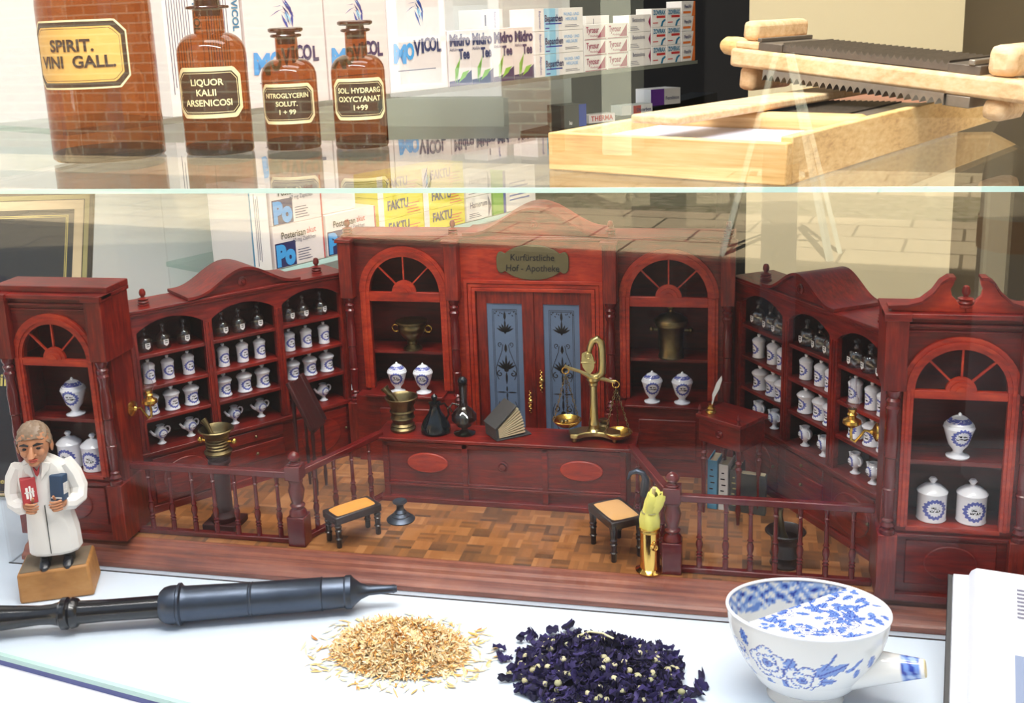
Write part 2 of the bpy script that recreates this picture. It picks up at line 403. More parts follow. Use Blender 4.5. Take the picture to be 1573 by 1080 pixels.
# ------------------------------------------------------------------ camera
cd = bpy.data.cameras.new('camera'); cam = bpy.data.objects.new('camera', cd); COL.objects.link(cam)
_p, _y, _r = .237, .233, -.039
fw = Vector((-sin(_y)*cos(_p), cos(_y)*cos(_p), -sin(_p))); rt = Vector((cos(_y), sin(_y), 0)); up = rt.cross(fw)
rr = rt*cos(_r)+up*sin(_r); uu = -rt*sin(_r)+up*cos(_r)
cam.matrix_world = Matrix(((rr.x, uu.x, -fw.x, .23055), (rr.y, uu.y, -fw.y, -1.16968), (rr.z, uu.z, -fw.z, .49545), (0, 0, 0, 1)))
cd.sensor_width = 36; cd.lens = 1703.08/1573*36; cd.shift_x = 32.396/1573; cd.shift_y = -105.838/1573
cd.clip_start = .02; cd.clip_end = 100
scn.camera = cam

# ------------------------------------------------------------------ setting: window display, shop and street
WA = rad(-11); W2 = Vector((cos(WA), sin(WA))); MN = Vector((sin(WA), -cos(WA)))  # along window, outwards
WO = Vector((0, -68))
def street(a, m, z): p = WO+W2*a+MN*m; return (p.x, p.y, z)
def setting(name, mb, mat, loc=(0, 0, 0), rz=0, **k):
    o = mb.build(name, mat, smooth=0, loc=loc, **k); o.rotation_euler = (0, 0, rz); o['kind'] = 'structure'; return o

setting('floor', MB().prismz([(-160, -38), (160, -100), (160, 30), (-48, 60), (-160, 60)], -3, -.9), 'sill')
setting('floor_shop', MB().box(-60, 260, 30, 336, -66, -62), 'brownpanel')
setting('wall_cabinet', MB().box(60.5, 150, 140, 146, -62, 150), 'brownpanel')
b = MB().prismz([(-70, -40.1), (70, -67.5), (70, 60), (-48, 60), (-65, 20), (-70, 5)], -.8, 0)
tb = thing('display_board', 'white display board with glass front edge carrying the whole window display', 'board')
b.build('board_panel', 'table', tb)
e = MB(); e.hexa([(-70, -40.5, -.42), (70, -67.9, -.42), (70, -67.5, -.42), (-70, -40.1, -.42), (-70, -40.5, 0), (70, -67.9, 0), (70, -67.5, 0), (-70, -40.1, 0)]); e.build('glass_edge', 'edgeglass', tb)
e = MB(); e.hexa([(-70, -40.5, -.88), (70, -67.9, -.88), (70, -67.5, -.88), (-70, -40.1, -.88), (-70, -40.5, -.44), (70, -67.9, -.44), (70, -67.5, -.44), (-70, -40.1, -.44)]); e.build('blue_seal', 'edgeline', tb)

SD = Vector((.454, .891)); SN = Vector((-.891, .454)); SP = Vector((-47.4, 34.6)); SA = math.atan2(.891, .454)
def shelf_pt(s, t, z): p = SP+SD*s+SN*t; return (p.x, p.y, z)
setting('wall_left', MB().box(-95, 108, 21, 25, -3, 150), 'whitewall', loc=(SP.x, SP.y, 0), rz=SA)
setting('wall_right', MB().box(22.8, 60.2, 100, 125, -62, 149), 'beige')
setting('wall_back', MB().box(-60, 260, 330, 336, -62, 240), 'blackvoid')
setting('wall_side', MB().box(150, 156, -95, 330, -62, 240), 'beige')
setting('ceiling', MB().box(-320, 260, -50, 336, 150, 156), 'ceil')
setting('wall_front', MB().box(-500, 500, -10, 6, 120, 520), 'facadegrey', loc=(WO.x, WO.y, 0), rz=WA)
o = MB().box(-90, 110, -.3, .3, -1.2, 122).build('window_1', 'pane', smooth=0, loc=(WO.x, WO.y, 0)); o.rotation_euler = (0, 0, WA); o['kind'] = 'structure'

# street outside, seen mirrored in the glass
def st_box(name, a0, a1, m0, m1, z0, z1, mat, parent=None):
    o = MB().box(a0, a1, -m1, -m0, z0, z1).build(name, mat, parent, smooth=0)
    if not parent:
        o.location = (WO.x*S, WO.y*S, 0); o.rotation_euler = (0, 0, WA); o['kind'] = 'structure'
    return o
st_box('pavement', -900, 900, 10, 440, -70, -62, 'shadeslabs')  # near strip: the shop's shade is put into the slab colour
st_box('pavement', -900, 900, 440, 560, -70, -62, 'slabs')
st_box('road', -900, 900, 560, 640, -70, -62.3, 'cobbles')
st_box('sidewalk', -900, 900, 640, 735, -70, -62, 'slabs')
st_box('sidewalk', -900, 900, 735, 1100, -70, -62, 'shadeslabs')  # foot of the facade: its shade is put into the slab colour
st_box('wall_opposite', -900, -431.4, 786, 830, -62, 420, 'brick')
st_box('wall_opposite', -327.4, -285, 786, 830, -62, 420, 'brick')
st_box('wall_opposite', -431.4, -327.4, 786, 830, -62, -38, 'brick')
st_box('wall_opposite', -431.4, -327.4, 786, 830, 90, 420, 'brick')
st_box('trim_opposite', -436, -322, 776, 800, -38, -15.5, 'facadegrey')
st_box('trim_opposite', -285, -246, 815, 830, -62, 420, 'facadegrey')
st_box('trim_opposite', -246, -222, 795, 830, -62, 420, 'facadelight')
st_box('wall_opposite', -800, 1400, 1100, 1110, -62, 620, 'blackvoid')
wf = st_box('window_2', -429, -330, 806, 812, -14, 88, 'darkglass')
for a0, a1, z0, z1 in ((-431.4, -421, -15, 90), (-338, -327.4, -15, 90), (-421, -338, -15, -5), (-421, -338, 80, 90), (-382, -377, -5, 80), (-421, -338, 30, 34)):
    st_box('window_frame', a0, a1, 789, 807, z0, z1, 'sill', wf)
def bollard(a, m, h, r, lab):
    t = thing('bollard', lab, 'bollard', street(a, m, -62), 0, 'street bollards')
    MB().lathe([(r, 0), (r*.95, h*.8), (r*.8, h*.9), (r*.3, h), (0, h)], 16).build('post', 'postpaint', t)
    MB().lathe([(r*1.0, h*.62), (r*1.0, h*.7)], 16, cap=False).build('band', 'orangeband', t)
af = thing('sign_stand', 'pale A-shaped pavement sign stand mirrored in the window over the tray', 'sign', street(-52, 465, -62), WA)
for dx, dy in ((-26, -6), (26, -6), (-24, 12), (24, 12)):
    MB().bar((dx, dy, 0), (dx*.12, dy*.3, 90), 3.2, 2).build('leg', 'facadelight', af)
MB().bar((-15, -4, 36), (15, -4, 36), 2.5, 2).build('crossbar', 'facadelight', af)
bollard(-30, 330, 86, 6, 'pale bollard with an orange band mirrored over the wooden tray')
bollard(40, 230, 90, 9, 'thick pale bollard mirrored beside the beige wall')

# ------------------------------------------------------------------ acrylic case
cs = thing('display_case', 'clear acrylic case covering the miniature pharmacy', 'case')
for nm, bx in (('front_pane', (-45.4, 46.4, -32.6, -32.3, 0, 36)), ('side_pane', (-45.7, -45.4, -32.6, 2.3, 0, 36)), ('side_pane', (46.4, 46.7, -32.6, 2.3, 0, 36)), ('back_pane', (-45.4, 46.4, 2, 2.3, 0, 36)), ('top_pane', (-45.7, 46.7, -32.6, 2.3, 35.98, 36.3))):
    MB().box(*bx).build(nm, 'acrylic_front' if nm == 'front_pane' else 'acrylic', cs, smooth=0)
MB().box(-45.7, 46.7, -32.72, -32.61, 35.9, 36.3).build('polished_edge', 'edgeglass', cs, smooth=0)
MB().box(-45.7, 46.7, -32.72, -32.61, 0, .07).build('base_edge', 'ebony', cs, smooth=0)

# ------------------------------------------------------------------ miniature pharmacy: platform
FZ = 2.1
pf = thing('pharmacy_platform', 'long reddish-brown moulded platform with parquet floor under the miniature pharmacy', 'platform')
prof = [(-31.9, .05), (-31.9, .5), (-31.5, .75), (-31.2, 1.2), (-30.75, 1.35), (-30.6, 1.62), (-30.2, 1.75), (-30.0, 2.08), (-29.7, 2.12), (1.5, 2.12), (1.5, .05)]
mb = MB(); n = len(prof)
mb.add([(-44.8, y, z) for y, z in prof]+[(46, y, z) for y, z in prof], [tuple(range(n)), tuple(range(2*n-1, n-1, -1))]+[(i, i+n, (i+1) % n+n, (i+1) % n) for i in range(n)])
mb.build('moulded_base', 'basewood', pf, smooth=25)
MB().box(-44.5, 45.7, -29.6, 1.2, 2.0, 2.15).build('parquet_floor', 'parquet', pf, smooth=0)
MB().box(21.0, 27.5, .9, 1.2, 2.15, 21.5).build('corner_board', 'darkred', pf)
FZ = 2.16

# shared cabinet pieces -------------------------------------------------------
COLPROF = [(.62, 0), (.62, .35), (.45, .45), (.6, .7), (.42, .95), (.5, 1.15), (.36, 1.3), (.45, 2.2), (.5, 3.4), (.55, 3.7), (.44, 3.8), (.52, 4.3), (.42, 6.2), (.52, 6.3), (.5, 6.5), (.54, 8.2), (.42, 9.6), (.52, 9.8), (.6, 10.2), (.46, 10.4), (.6, 10.8), (.42, 11.0), (.6, 11.3), (.6, 11.6)]
def column_mb(mb, x, y, z0, z1, r=.62):
    k = (z1-z0)/11.6
    mb.T = Matrix.Translation((x, y, z0)); mb.lathe([(a*r/.62, b*k) for a, b in COLPROF], 14); mb.T = Matrix.Identity(4)
FIN = [(.62, 0), (.62, .12), (.5, .2), (.64, .36), (.5, .5), (.66, .66), (.22, .8), (.2, .86), (.34, 1.05), (.36, 1.3), (.24, 1.6), (0, 1.68)]
def finial(parent, x, y, z, k=1.0):
    mb = MB(); mb.T = Matrix.Translation((x, y, z)) @ Matrix.Scale(k, 4); mb.lathe([(r*.9, h) for r, h in FIN], 14); mb.build('finial', 'redwood_v', parent)
def spoked_arch(parent, cx, zs, r, y, mat='orangewood', rc=None, zdoor=None):
    """moulded arch casing with spokes and half rosette; transom under it"""
    rc = rc or r*1.27
    mb = MB()
    mb.prism(ringpoly(cx, zs, r, r*1.1), y-.22, y+.1); mb.prism(ringpoly(cx, zs, r*1.1, r*1.19), y-.34, y+.1); mb.prism(ringpoly(cx, zs, r*1.19, rc), y-.22, y+.1)
    mb.build('arch_casing', mat, parent)
    mb = MB()
    for a in (45, 90, 135):
        a = rad(a); mb.bar((cx+cos(a)*r*.28, y, zs+sin(a)*r*.28), (cx+cos(a)*r*1.02, y, zs+sin(a)*r*1.02), .16, .2, up=(0, 1, 0))
    mb.build('spokes', mat, parent)
    mb = MB(); mb.prism(arcpts(cx, zs, r*.34, 0, PI, 16), y-.2, y+.1); mb.prism(arcpts(cx, zs, r*.24, 0, PI, 16), y-.34, y); mb.prism(arcpts(cx, zs, r*.12, 0, PI, 12), y-.45, y)
    mb.build('half_rosette', mat, parent)
def niche(parent, cx, w, z0, zs, ztop, x0, x1, yf, yb, shelves, rad_arch, zb=None):
    """upper cabinet with an arched opening; front board at yf"""
    mb = MB(); r = rad_arch
    mb.box(x0, cx-w/2, yf, yf+.5, z0, ztop); mb.box(cx+w/2, x1, yf, yf+.5, z0, ztop)
    sp = [(cx-w/2, zs)]+[(cx-r, zs)]*(r < w/2-.01)+arcpts(cx, zs, r, PI, 0, 24)+[(cx+w/2, zs), (cx+w/2, ztop), (cx-w/2, ztop)]
    mb.prism(sp, yf, yf+.5)
    mb.build('face_board', 'redwood', parent)
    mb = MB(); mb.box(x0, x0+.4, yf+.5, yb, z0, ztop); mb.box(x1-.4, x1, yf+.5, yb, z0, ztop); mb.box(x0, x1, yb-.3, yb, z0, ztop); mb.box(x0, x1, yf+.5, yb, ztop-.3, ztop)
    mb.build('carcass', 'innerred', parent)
    for z in shelves:
        MB().box(x0+.4, x1-.4, yf+.45, yb-.3, z-.35, z).build('shelf', 'redwood', parent)

# ------------------------------------------------------------------ centre cabinet (built at its own scale)
CS = .9444; cc = thing('central_cabinet', 'tall red mahogany cabinet wall with etched glass double door and two arched niches', 'cabinet', (1.28, -6.5, 2.755), sc=CS)
B0 = (FZ-2.755)/CS
def cw(x, y, z): return (1.28+x*CS, -6.5+y*CS, 2.755+z*CS)
NC = ((-14.84, -21.9, -8.2), (14.92, 8.2, 21.9))
for cx, x0, x1 in NC:
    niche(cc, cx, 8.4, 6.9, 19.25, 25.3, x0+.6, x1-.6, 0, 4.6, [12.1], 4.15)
    spoked_arch(cc, cx, 19.25, 4.15, -.05, rc=5.35)
    mb = MB()
    mb.box(cx-5.3, cx-4.2, -.3, .1, 7.65, 19.25); mb.box(cx+4.2, cx+5.3, -.3, .1, 7.65, 19.25); mb.box(cx-5.0, cx-4.6, -.42, 0, 7.65, 19.25); mb.box(cx+4.6, cx+5.0, -.42, 0, 7.65, 19.25)
    mb.box(cx-4.2, cx+4.2, -.25, .2, 18.15, 19.25)
    mb.build('opening_frame', 'orangewood', cc, bevel=.05)
    # projecting lower cupboard
    mb = MB(); mb.box(cx-5.9, cx+5.9, -2.1, 4.6, B0, 7.3); mb.build('lower_cupboard', 'redwood', cc)
    MB().box(cx-4.6, cx+4.6, -2.55, 3.9, 7.3, 7.62).build('ledge', 'redwood', cc, bevel=.08)
    mb = MB(); mb.box(cx-3.1, cx+3.1, -2.3, -2.05, 1.4, 6.0); mb.build('raised_panel', 'redwood', cc, bevel=.18)
for x in (-21.3, -8.9, 8.7, 21.2):
    mb = MB(); column_mb(mb, x, -.75, 6.1, 18.7, .62); mb.build('column', 'postred', cc)
    mb = MB(); mb.box(x-.75, x+.75, -1.5, .1, 18.7, 25.2); mb.build('pilaster_block', 'redwood_v', cc, bevel=.06)
    mb = MB(); mb.box(x-.75, x+.75, -1.5, .3, B0, 6.1); mb.build('column_pedestal', 'redwood_v', cc, bevel=.06)
    mb = MB(); mb.box(x-.95, x+.95, -1.8, .3, 25.2, 25.6); mb.build('block_cap', 'redwood', cc, bevel=.06)
    finial(cc, x, .2, 25.9)
mb = MB(); mb.box(-21.9, 21.9, -.5, 4.6, 25.3, 25.9); mb.box(-21.6, 21.6, -.75, .2, 25.45, 25.75); mb.build('cornice', 'redwood', cc, bevel=.07)
# door bay
mb = MB(); mb.box(-8.78, 8.78, .02, .6, 20.8, 25.28); mb.box(-8.78, -7.7, .02, .6, B0, 20.8); mb.box(7.8, 8.78, .02, .6, B0, 20.8); mb.box(-8.2, 8.2, 4, 4.4, B0, 25); mb.build('door_bay', 'orangewood', cc)
mb = MB()
for k, (g, yy) in enumerate(((0, -.3), (.45, -.18), (.9, -.3))):
    a, bb = 7.85-g, 7.85-g-.4
    mb.prism([(-a, B0), (-a, 20.85-g), (a, 20.85-g), (a, B0), (bb, B0), (bb, 20.85-g-.4), (-bb, 20.85-g-.4), (-bb, B0)], yy, .3)
mb.build('door_frame', 'orangewood', cc, bevel=.04)
def spiral(mb, x, z, r, turns, a0, dirn, w, y):
    n = 22; pts = []
    for i in range(n+1):
        t = i/n; a = a0+dirn*turns*2*PI*t; rr_ = r*(1-t*.85); pts.append((x+cos(a)*rr_, z+sin(a)*rr_))
    stroke(mb, pts, w, y)
def stroke(mb, pts, w, y):
    n = len(pts)
    vs = []
    for i, p in enumerate(pts):
        a = pts[max(i-1, 0)]; b_ = pts[min(i+1, n-1)]; dx, dz = b_[0]-a[0], b_[1]-a[1]; L = math.hypot(dx, dz) or 1
        vs += [(p[0]-dz/L*w/2, y, p[1]+dx/L*w/2), (p[0]+dz/L*w/2, y, p[1]-dx/L*w/2)]
    mb.add(vs, [(2*i, 2*i+1, 2*i+3, 2*i+2) for i in range(n-1)])
def leafshape(mb, x, z, L, w, a, y):
    ca, sa = cos(a), sin(a); P = [(0, 0), (L*.35, w/2), (L*.7, w*.4), (L, 0), (L*.7, -w*.4), (L*.35, -w/2)]
    mb.add([(x+p*ca-q*sa, y, z+p*sa+q*ca) for p, q in P], [(0, 1, 2, 3, 4, 5)])
def palmette(mb, x, z, k, up_, y):
    k *= 1.2
    for a in (-62, -42, -21, 0, 21, 42, 62):
        aa = rad(90+a)*(1 if up_ > 0 else -1); leafshape(mb, x, z, k*(1.5 if abs(a) < 10 else 1.05), k*.22, aa, y)
def etched(parent, x0, x1, z0, z1, y):
    MB().box(x0, x1, y, y+.1, z0, z1).build('blue_glass', 'greyblue', parent, smooth=0)
    mb = MB(); cx = (x0+x1)/2; w = x1-x0; y -= .02
    for g in (.62, .78):
        for x in (x0+g, x1-g): stroke(mb, [(x, z0+.3), (x, z1-g-.1)], .045, y)
        stroke(mb, [(x0+g, z1-g-.1), (x1-g, z1-g-.1)], .06, y)
    for sgn in (-1, 1):
        for k in range(5): leafshape(mb, cx+sgn*(.4+k*.2), z1-1.1-.12*k+(k*.12 if k > 2 else 0), .26, .12, rad(60 if k % 2 else -40), y)
    leafshape(mb, cx, z1-2.0, 1.1, .3, rad(90), y)
    palmette(mb, cx, z1-3.4, .9, 1, y); leafshape(mb, cx, z1-3.1, .5, .3, rad(-90), y)
    leafshape(mb, cx, z1-5.8, 1.1, .34, rad(90), y)
    zc = z1-8.6
    for zz, u in ((zc+.8, 1), (zc-4.2, -1)):
        palmette(mb, cx, zz, 1.0, u, y); mb.T = Matrix.Identity(4); mb.prism(arcpts(cx, zz, .28, 0, 2*PI, 12)[:-1], y-.001, y)
        for sgn in (-1, 1):
            spiral(mb, cx+sgn*.75, zz-u*.5, .38, 1.1, rad(90) if sgn > 0 else rad(90), -sgn*u, .12, y)
            spiral(mb, cx+sgn*.62, zz+u*3.0, .3, 1.1, rad(-90*u), sgn*u, .08, y)
            stroke(mb, [(cx+sgn*.32, zz+u*3.0), (cx+sgn*.45, zz+u*2.2), (cx+sgn*.9, zz+u*1.0), (cx+sgn*1.2, zz+u*.1), (cx+sgn*1.15, zz-u*.6), (cx+sgn*.9, zz-u*1.2)], .07, y)
        leafshape(mb, cx, zz-u*.2, 1.6, .26, rad(-90*u), y)
    leafshape(mb, cx, zc-1.9, 1.2, .16, 0, y); leafshape(mb, cx, zc-1.9, 1.2, .16, PI, y); leafshape(mb, cx, zc-1.9, .8, .2, PI/2, y); leafshape(mb, cx, zc-1.9, .8, .2, -PI/2, y)
    leafshape(mb, cx, z1-15.2, 1.0, .34, rad(-90), y)
    mb.build('etched_pattern', 'ink_black', parent, smooth=0, normals=False)
for sg, x0, x1, g0, g1, hx, hz in ((-1, -6.45, .05, -5.35, -1.3, -.62, 6.6), (1, .1, 6.5, 1.1, 5.15, .72, 9.1)):
    mb = MB(); mb.box(x0, g0, .05, .35, B0, 19.6); mb.box(g1, x1, .05, .35, B0, 19.6); mb.box(g0, g1, .05, .35, 18.1, 19.6); mb.box(g0, g1, .05, .35, B0, 1.2)
    d = mb.build('door', 'redwood_v', cc, bevel=.03)
    etched(d, g0, g1, 1.2, 18.1, .2)
    mb = MB()
    for i, r in enumerate((.1, .16, .2, .3, .2, .34, .4, .3, .22, .16, .2, .12)):
        mb.ball((hx+.06*(-1)**i, -.15, hz-1.2+i*.23), r*.75, r*.6, r*.6, 8, 6)
    mb.build('handle', 'gold', d)
# plaque
mb = MB(); P = []
for i in range(72):
    a = 2*PI*i/72; r = 1+.0
    x, z = 3.55*cos(a), 1.98*sin(a)
    k = abs((math.degrees(a) % 180)-90)
    if k > 62: x = math.copysign(3.3+.75*cos(rad((90-k)*3.2)), x); z = math.copysign(.3+.9*sin(rad(min(90, (90-k)*4.2))), z)
    P.append((x, z))
pl = None
mb.prism([(x+.1, z+22.9) for x, z in P], -.25, 0); pl = mb.build('plaque', 'plaquebrass', cc, bevel=.05)
mb = MB(); put_text(mb, 'Kurfürstliche', .1, 23.45, 1.05, -.3, .008, sx=.9, shear=.08); put_text(mb, 'Hof - Apotheke', .1, 22.25, 1.05, -.3, .008, sx=.9, shear=.08); mb.build('lettering', 'ink_black', pl, smooth=0, normals=False)
# centre hump pediment
def hump(parent, s0, s1, z0, h, yf, yb, flat=.0, knob=True):
    n = 26; top = []
    for i in range(n+1):
        t = i/n; u = (t-.5)*2; z = z0+.35+h*(.5+.5*cos(PI*min(1, abs(u)*1.12)))
        top.append((s0+(s1-s0)*t, z))
    bot = [(x, z-.3) for x, z in top]
    MB().prism(top+bot[::-1], yf-.6, yb).build('pediment_roof', 'redwood', parent)
    MB().prism([(s0+.8, z0)]+[(x, z-.3) for x, z in top if s0+.8 < x < s1-.8]+[(s1-.8, z0)], yf, yf+.35).build('pediment_face', 'redwood', parent)
    if knob:
        mb = MB(); c = (s0+s1)/2-.1; mb.T = Matrix.Translation((c, yf, z0+h*.42)) @ Matrix.Rotation(PI/2, 4, 'X')
        mb.lathe([(.5, 0), (.5, .12), (.36, .18), (.34, .1), (.2, .12), (.16, .25), (0, .28)], 16); mb.build('rosette', 'redwood', parent)
hump(cc, -7.6, 8.6, 25.9, 2.9, -.2, 4.4)

# ------------------------------------------------------------------ bookcases
def bookcase(name, label, origin, ang, L0, L1, bays, hump_s, fins, mirror):
    t = thing(name, label, 'bookcase', (origin[0], origin[1], 0), ang)
    posts = [L0]+[x for b_ in bays for x in b_]+[L1]
    D = 4.6; top = 23.1
    mb = MB()
    for i in range(0, len(posts), 2): mb.box(posts[i], posts[i+1], 0, .5, 8.65, 20.85)
    for a, c in bays:
        m_ = (a+c)/2; hw = (c-a)/2; rise = 1.1; R = (hw*hw+rise*rise)/(2*rise); ph = math.asin(hw/R)
        pts = [(m_+R*sin(-ph+2*ph*i/18), 20.85+rise-R+R*cos(-ph+2*ph*i/18)) for i in range(19)]
        mb.prism(pts+[(c, 22.9), (a, 22.9)], 0, .5)
    for i in range(0, len(posts), 2): mb.box(posts[i], posts[i+1], 0, .5, 20.85, 22.9)
    mb.build('face_board', 'redwood', t)
    for i in range(0, len(posts), 2):
        mb = MB(); c = (posts[i]+posts[i+1])/2
        mb.box(c-.3, c-.1, -.08, .1, 8.8, 20.6); mb.box(c+.1, c+.3, -.08, .1, 8.8, 20.6); mb.build('fluted_strip', 'redwood_v', t)
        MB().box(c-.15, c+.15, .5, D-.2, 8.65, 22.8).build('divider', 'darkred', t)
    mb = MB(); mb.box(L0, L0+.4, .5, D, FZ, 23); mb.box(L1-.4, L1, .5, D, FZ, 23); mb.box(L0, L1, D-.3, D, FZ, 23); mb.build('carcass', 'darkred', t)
    for z in (18.5, 15.2, 11.95):
        MB().box(L0+.2, L1-.2, .12, D-.3, z-.35, z).build('shelf', 'redwood', t, bevel=.04)
    MB().box(L0-.1, L1+.1, -.35, D-.3, 8.25, 8.65).build('lower_shelf', 'redwood', t, bevel=.06)
    mb = MB(); mb.box(L0, L1, .0, D-.3, FZ+.7, 8.25); mb.box(L0-.05, L1+.05, -.2, .1, FZ, FZ+.75); mb.build('lower_cupboard', 'redwood', t, bevel=.03)
    mb = MB(); mb.box(L0-.2, L1+.1, -.35, D, 22.9, 23.2); mb.box(L0-.1, L1, -.2, .2, 22.6, 22.9); mb.build('cornice', 'redwood', t, bevel=.06)
    for k, (a, c) in enumerate(bays):
        m_ = (a+c)/2
        if k == 1:
            for z0, z1 in ((6.8, 8.0), (4.6, 6.4)):
                d = MB().box(a+.2, c-.2, -.18, .05, z0, z1).build('drawer', 'redwood', t, bevel=.06)
                mb = MB(); mb.ball((m_, -.4, (z0+z1)/2), .17); mb.build('knob', 'brass_dull', d)
        else:
            d = MB().box(a+.1, c-.1, -.15, .05, 3.1, 7.9).build('cupboard_door', 'redwood', t, bevel=.06)
            mb = MB(); P = [(m_+2.4*cos(i*PI/16), 5.4+1.9*sin(i*PI/16)) for i in range(32)]; mb.prism(P, -.28, -.1); mb.build('oval_panel', 'redwood', d, bevel=.08)
            mb = MB(); mb.ball((c-.45, -.4, 5.6), .15); mb.build('knob', 'brass_dull', d)
    hump(t, hump_s[0], hump_s[1], 23.2, 2.1, .1, D+.3)
    for f_ in fins: finial(t, f_, 1.4, 23.2)
    return t
AL, OL = rad(50), (-34, -24)
AR, OR = rad(-56.5), (22.6, -7)
bookcase('bookcase', 'slanting red bookcase of porcelain jars between arched cabinet and central doors, pharmacist figure side', OL, AL, -1.3, 22.6, [(-.5, 6.3), (7.2, 14.1), (15.0, 21.8)], (4.8, 17.2), (1.0, 20.1), 1)
bookcase('bookcase', 'slanting red bookcase of porcelain jars behind the small writing desk', OR, AR, -1.1, 21.8, [(.1, 6.95), (7.95, 14.0), (15.1, 20.9)], (4.2, 15.0), (2.1, 19.3), -1)

# ------------------------------------------------------------------ flank cabinets
def flank(x, label, swan):
    t = thing('corner_cabinet', label, 'cabinet', (x, -30.3, 0))
    H = 4.9   # half width to column centre
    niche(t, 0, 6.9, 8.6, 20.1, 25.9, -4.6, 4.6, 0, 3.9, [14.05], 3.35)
    spoked_arch(t, 0, 20.1, 3.35, -.05, rc=4.35)
    mb = MB(); mb.box(-4.2, -3.4, -.3, .1, 8.6, 20.1); mb.box(3.4, 4.2, -.3, .1, 8.6, 20.1); mb.box(-3.4, 3.4, -.25, .2, 19.4, 20.1); mb.box(-3.95, -3.65, -.42, 0, 8.6, 20.1); mb.box(3.65, 3.95, -.42, 0, 8.6, 20.1)
    mb.box(-3.5, 3.5, -.2, 1, 8.25, 8.65); mb.build('opening_frame', 'orangewood', t, bevel=.04)
    mb = MB(); mb.box(-4.6, 4.6, 0, 3.9, FZ+.6, 8.6); mb.box(-5.3, 5.3, -.5, 3.9, FZ, FZ+.6); mb.build('lower_cupboard', 'redwood', t, bevel=.04)
    MB().box(-4.2, 4.2, -.35, .2, 7.7, 8.0).build('ledge', 'redwood', t, bevel=.06)
    d = MB().box(-3.4, 3.4, -.18, .05, 3.6, 7.4).build('raised_panel', 'redwood', t, bevel=.06)
    mb = MB(); mb.prism([(2.0*cos(i*PI/16), 5.6+1.5*sin(i*PI/16)) for i in range(32)], -.34, -.1); mb.build('oval_panel', 'redwood', d, bevel=.08)
    for s_ in (-1, 1):
        mb = MB(); column_mb(mb, s_*H, -.35, 8.0, 20.1, .6); mb.build('column', 'postred', t)
        MB().box(s_*H-.85, s_*H+.85, -.8, 3.9, 20.1, 25.9).build('pilaster_block', 'redwood_v', t, bevel=.05)
        MB().box(s_*H-.75, s_*H+.75, -.9, 3.9, FZ+.3, 8.0).build('column_pedestal', 'redwood_v', t, bevel=.05)
        MB().box(s_*(H+.1)-.35, s_*(H+.1)+.35, .5, 3.9, 8.0, 20.1).build('side_panel', 'redwood_v', t)
    mb = MB(); mb.box(-5.9, 5.9, -.7, 4.0, 25.9, 26.3); mb.box(-4.05, 4.05, -.35, .2, 25.2, 25.45); mb.box(-4.05, 4.05, -.2, .2, 24.75, 24.9); mb.build('cornice', 'redwood', t, bevel=.06)
    for s_ in (-1, 1): MB().box(s_*H-1.0, s_*H+1.0, -1.0, 1, 25.75, 26.35).build('block_cap', 'redwood', t, bevel=.05)
    if swan:
        for s_ in (-1, 1):
            P = [(5.3, 26.3), (5.3, 26.6), (4.2, 26.7), (3.2, 27.0), (2.4, 27.7), (1.9, 28.5), (1.35, 28.9), (.9, 28.85), (.95, 28.5), (1.15, 28.1), (1.05, 27.6), (.75, 27.3), (.5, 26.9), (0, 26.8), (0, 26.3)]
            P = [(s_*a, c) for a, c in P]
            MB().prism(P, 0, .5).build('pediment_scroll', 'orangewood', t, bevel=.04)
            Q = [(5.6, 26.6), (4.2, 26.7), (3.2, 27.0), (2.4, 27.7), (1.9, 28.5), (1.35, 28.9), (.9, 28.9)]
            MB().prism([(s_*a, c+.22) for a, c in Q]+[(s_*a, c) for a, c in Q[::-1]], -.4, .9).build('scroll_roof', 'redwood', t)
        finial(t, 0, .3, 26.7)
    else:
        MB().box(-5.9, 5.9, .3, 4.0, 26.3, 26.9).build('top_board', 'redwood', t, bevel=.08)
    return t
flank(-39.25, 'red corner cabinet with arched niche and flat top behind the carved pharmacist', False)
flank(39.25, 'red corner cabinet with scrolled pediment and arched niche behind the open book', True)

# ------------------------------------------------------------------ counter
ct = thing('shop_counter', 'long red mahogany counter with two oval panels and round knob before the doors', 'counter', (0, -18, 0))
MB().box(-13, 13, -.5, 4.1, 8.65, 9.0).build('counter_top', 'redwood', ct, bevel=.08)
mb = MB(); mb.box(-12.2, 12.2, 0, 3.7, FZ+.5, 8.65); mb.box(-12.6, 12.7, -.45, 3.9, FZ, FZ+.55); mb.build('body', 'redwood', ct, bevel=.05)
mb = MB()
for x in (-12.2, -4.0, 4.0, 11.6): mb.box(x, x+.55, -.3, .1, FZ+.5, 8.6)
mb.box(-12, 12, -.3, .1, 8.1, 8.55); mb.box(-12, 12, -.35, .1, 3.9, 4.15); mb.box(-12, 12, -.22, .1, 4.2, 4.35); mb.build('frame_moulding', 'redwood', ct, bevel=.04)
for x in (-7.6, 7.85):
    mb = MB(); mb.prism([(x+2.1*cos(i*PI/18), 6.4+1.05*sin(i*PI/18)) for i in range(36)], -.25, .05); mb.build('oval_panel', 'orangewood', ct, bevel=.1)
mb = MB(); mb.T = Matrix.Translation((.05, 0, 6.4)) @ Matrix.Rotation(PI/2, 4, 'X'); mb.lathe([(.55, 0), (.55, .15), (.42, .22), (.3, .12), (.3, .3), (0, .36)], 18); mb.build('knob', 'postred', ct)

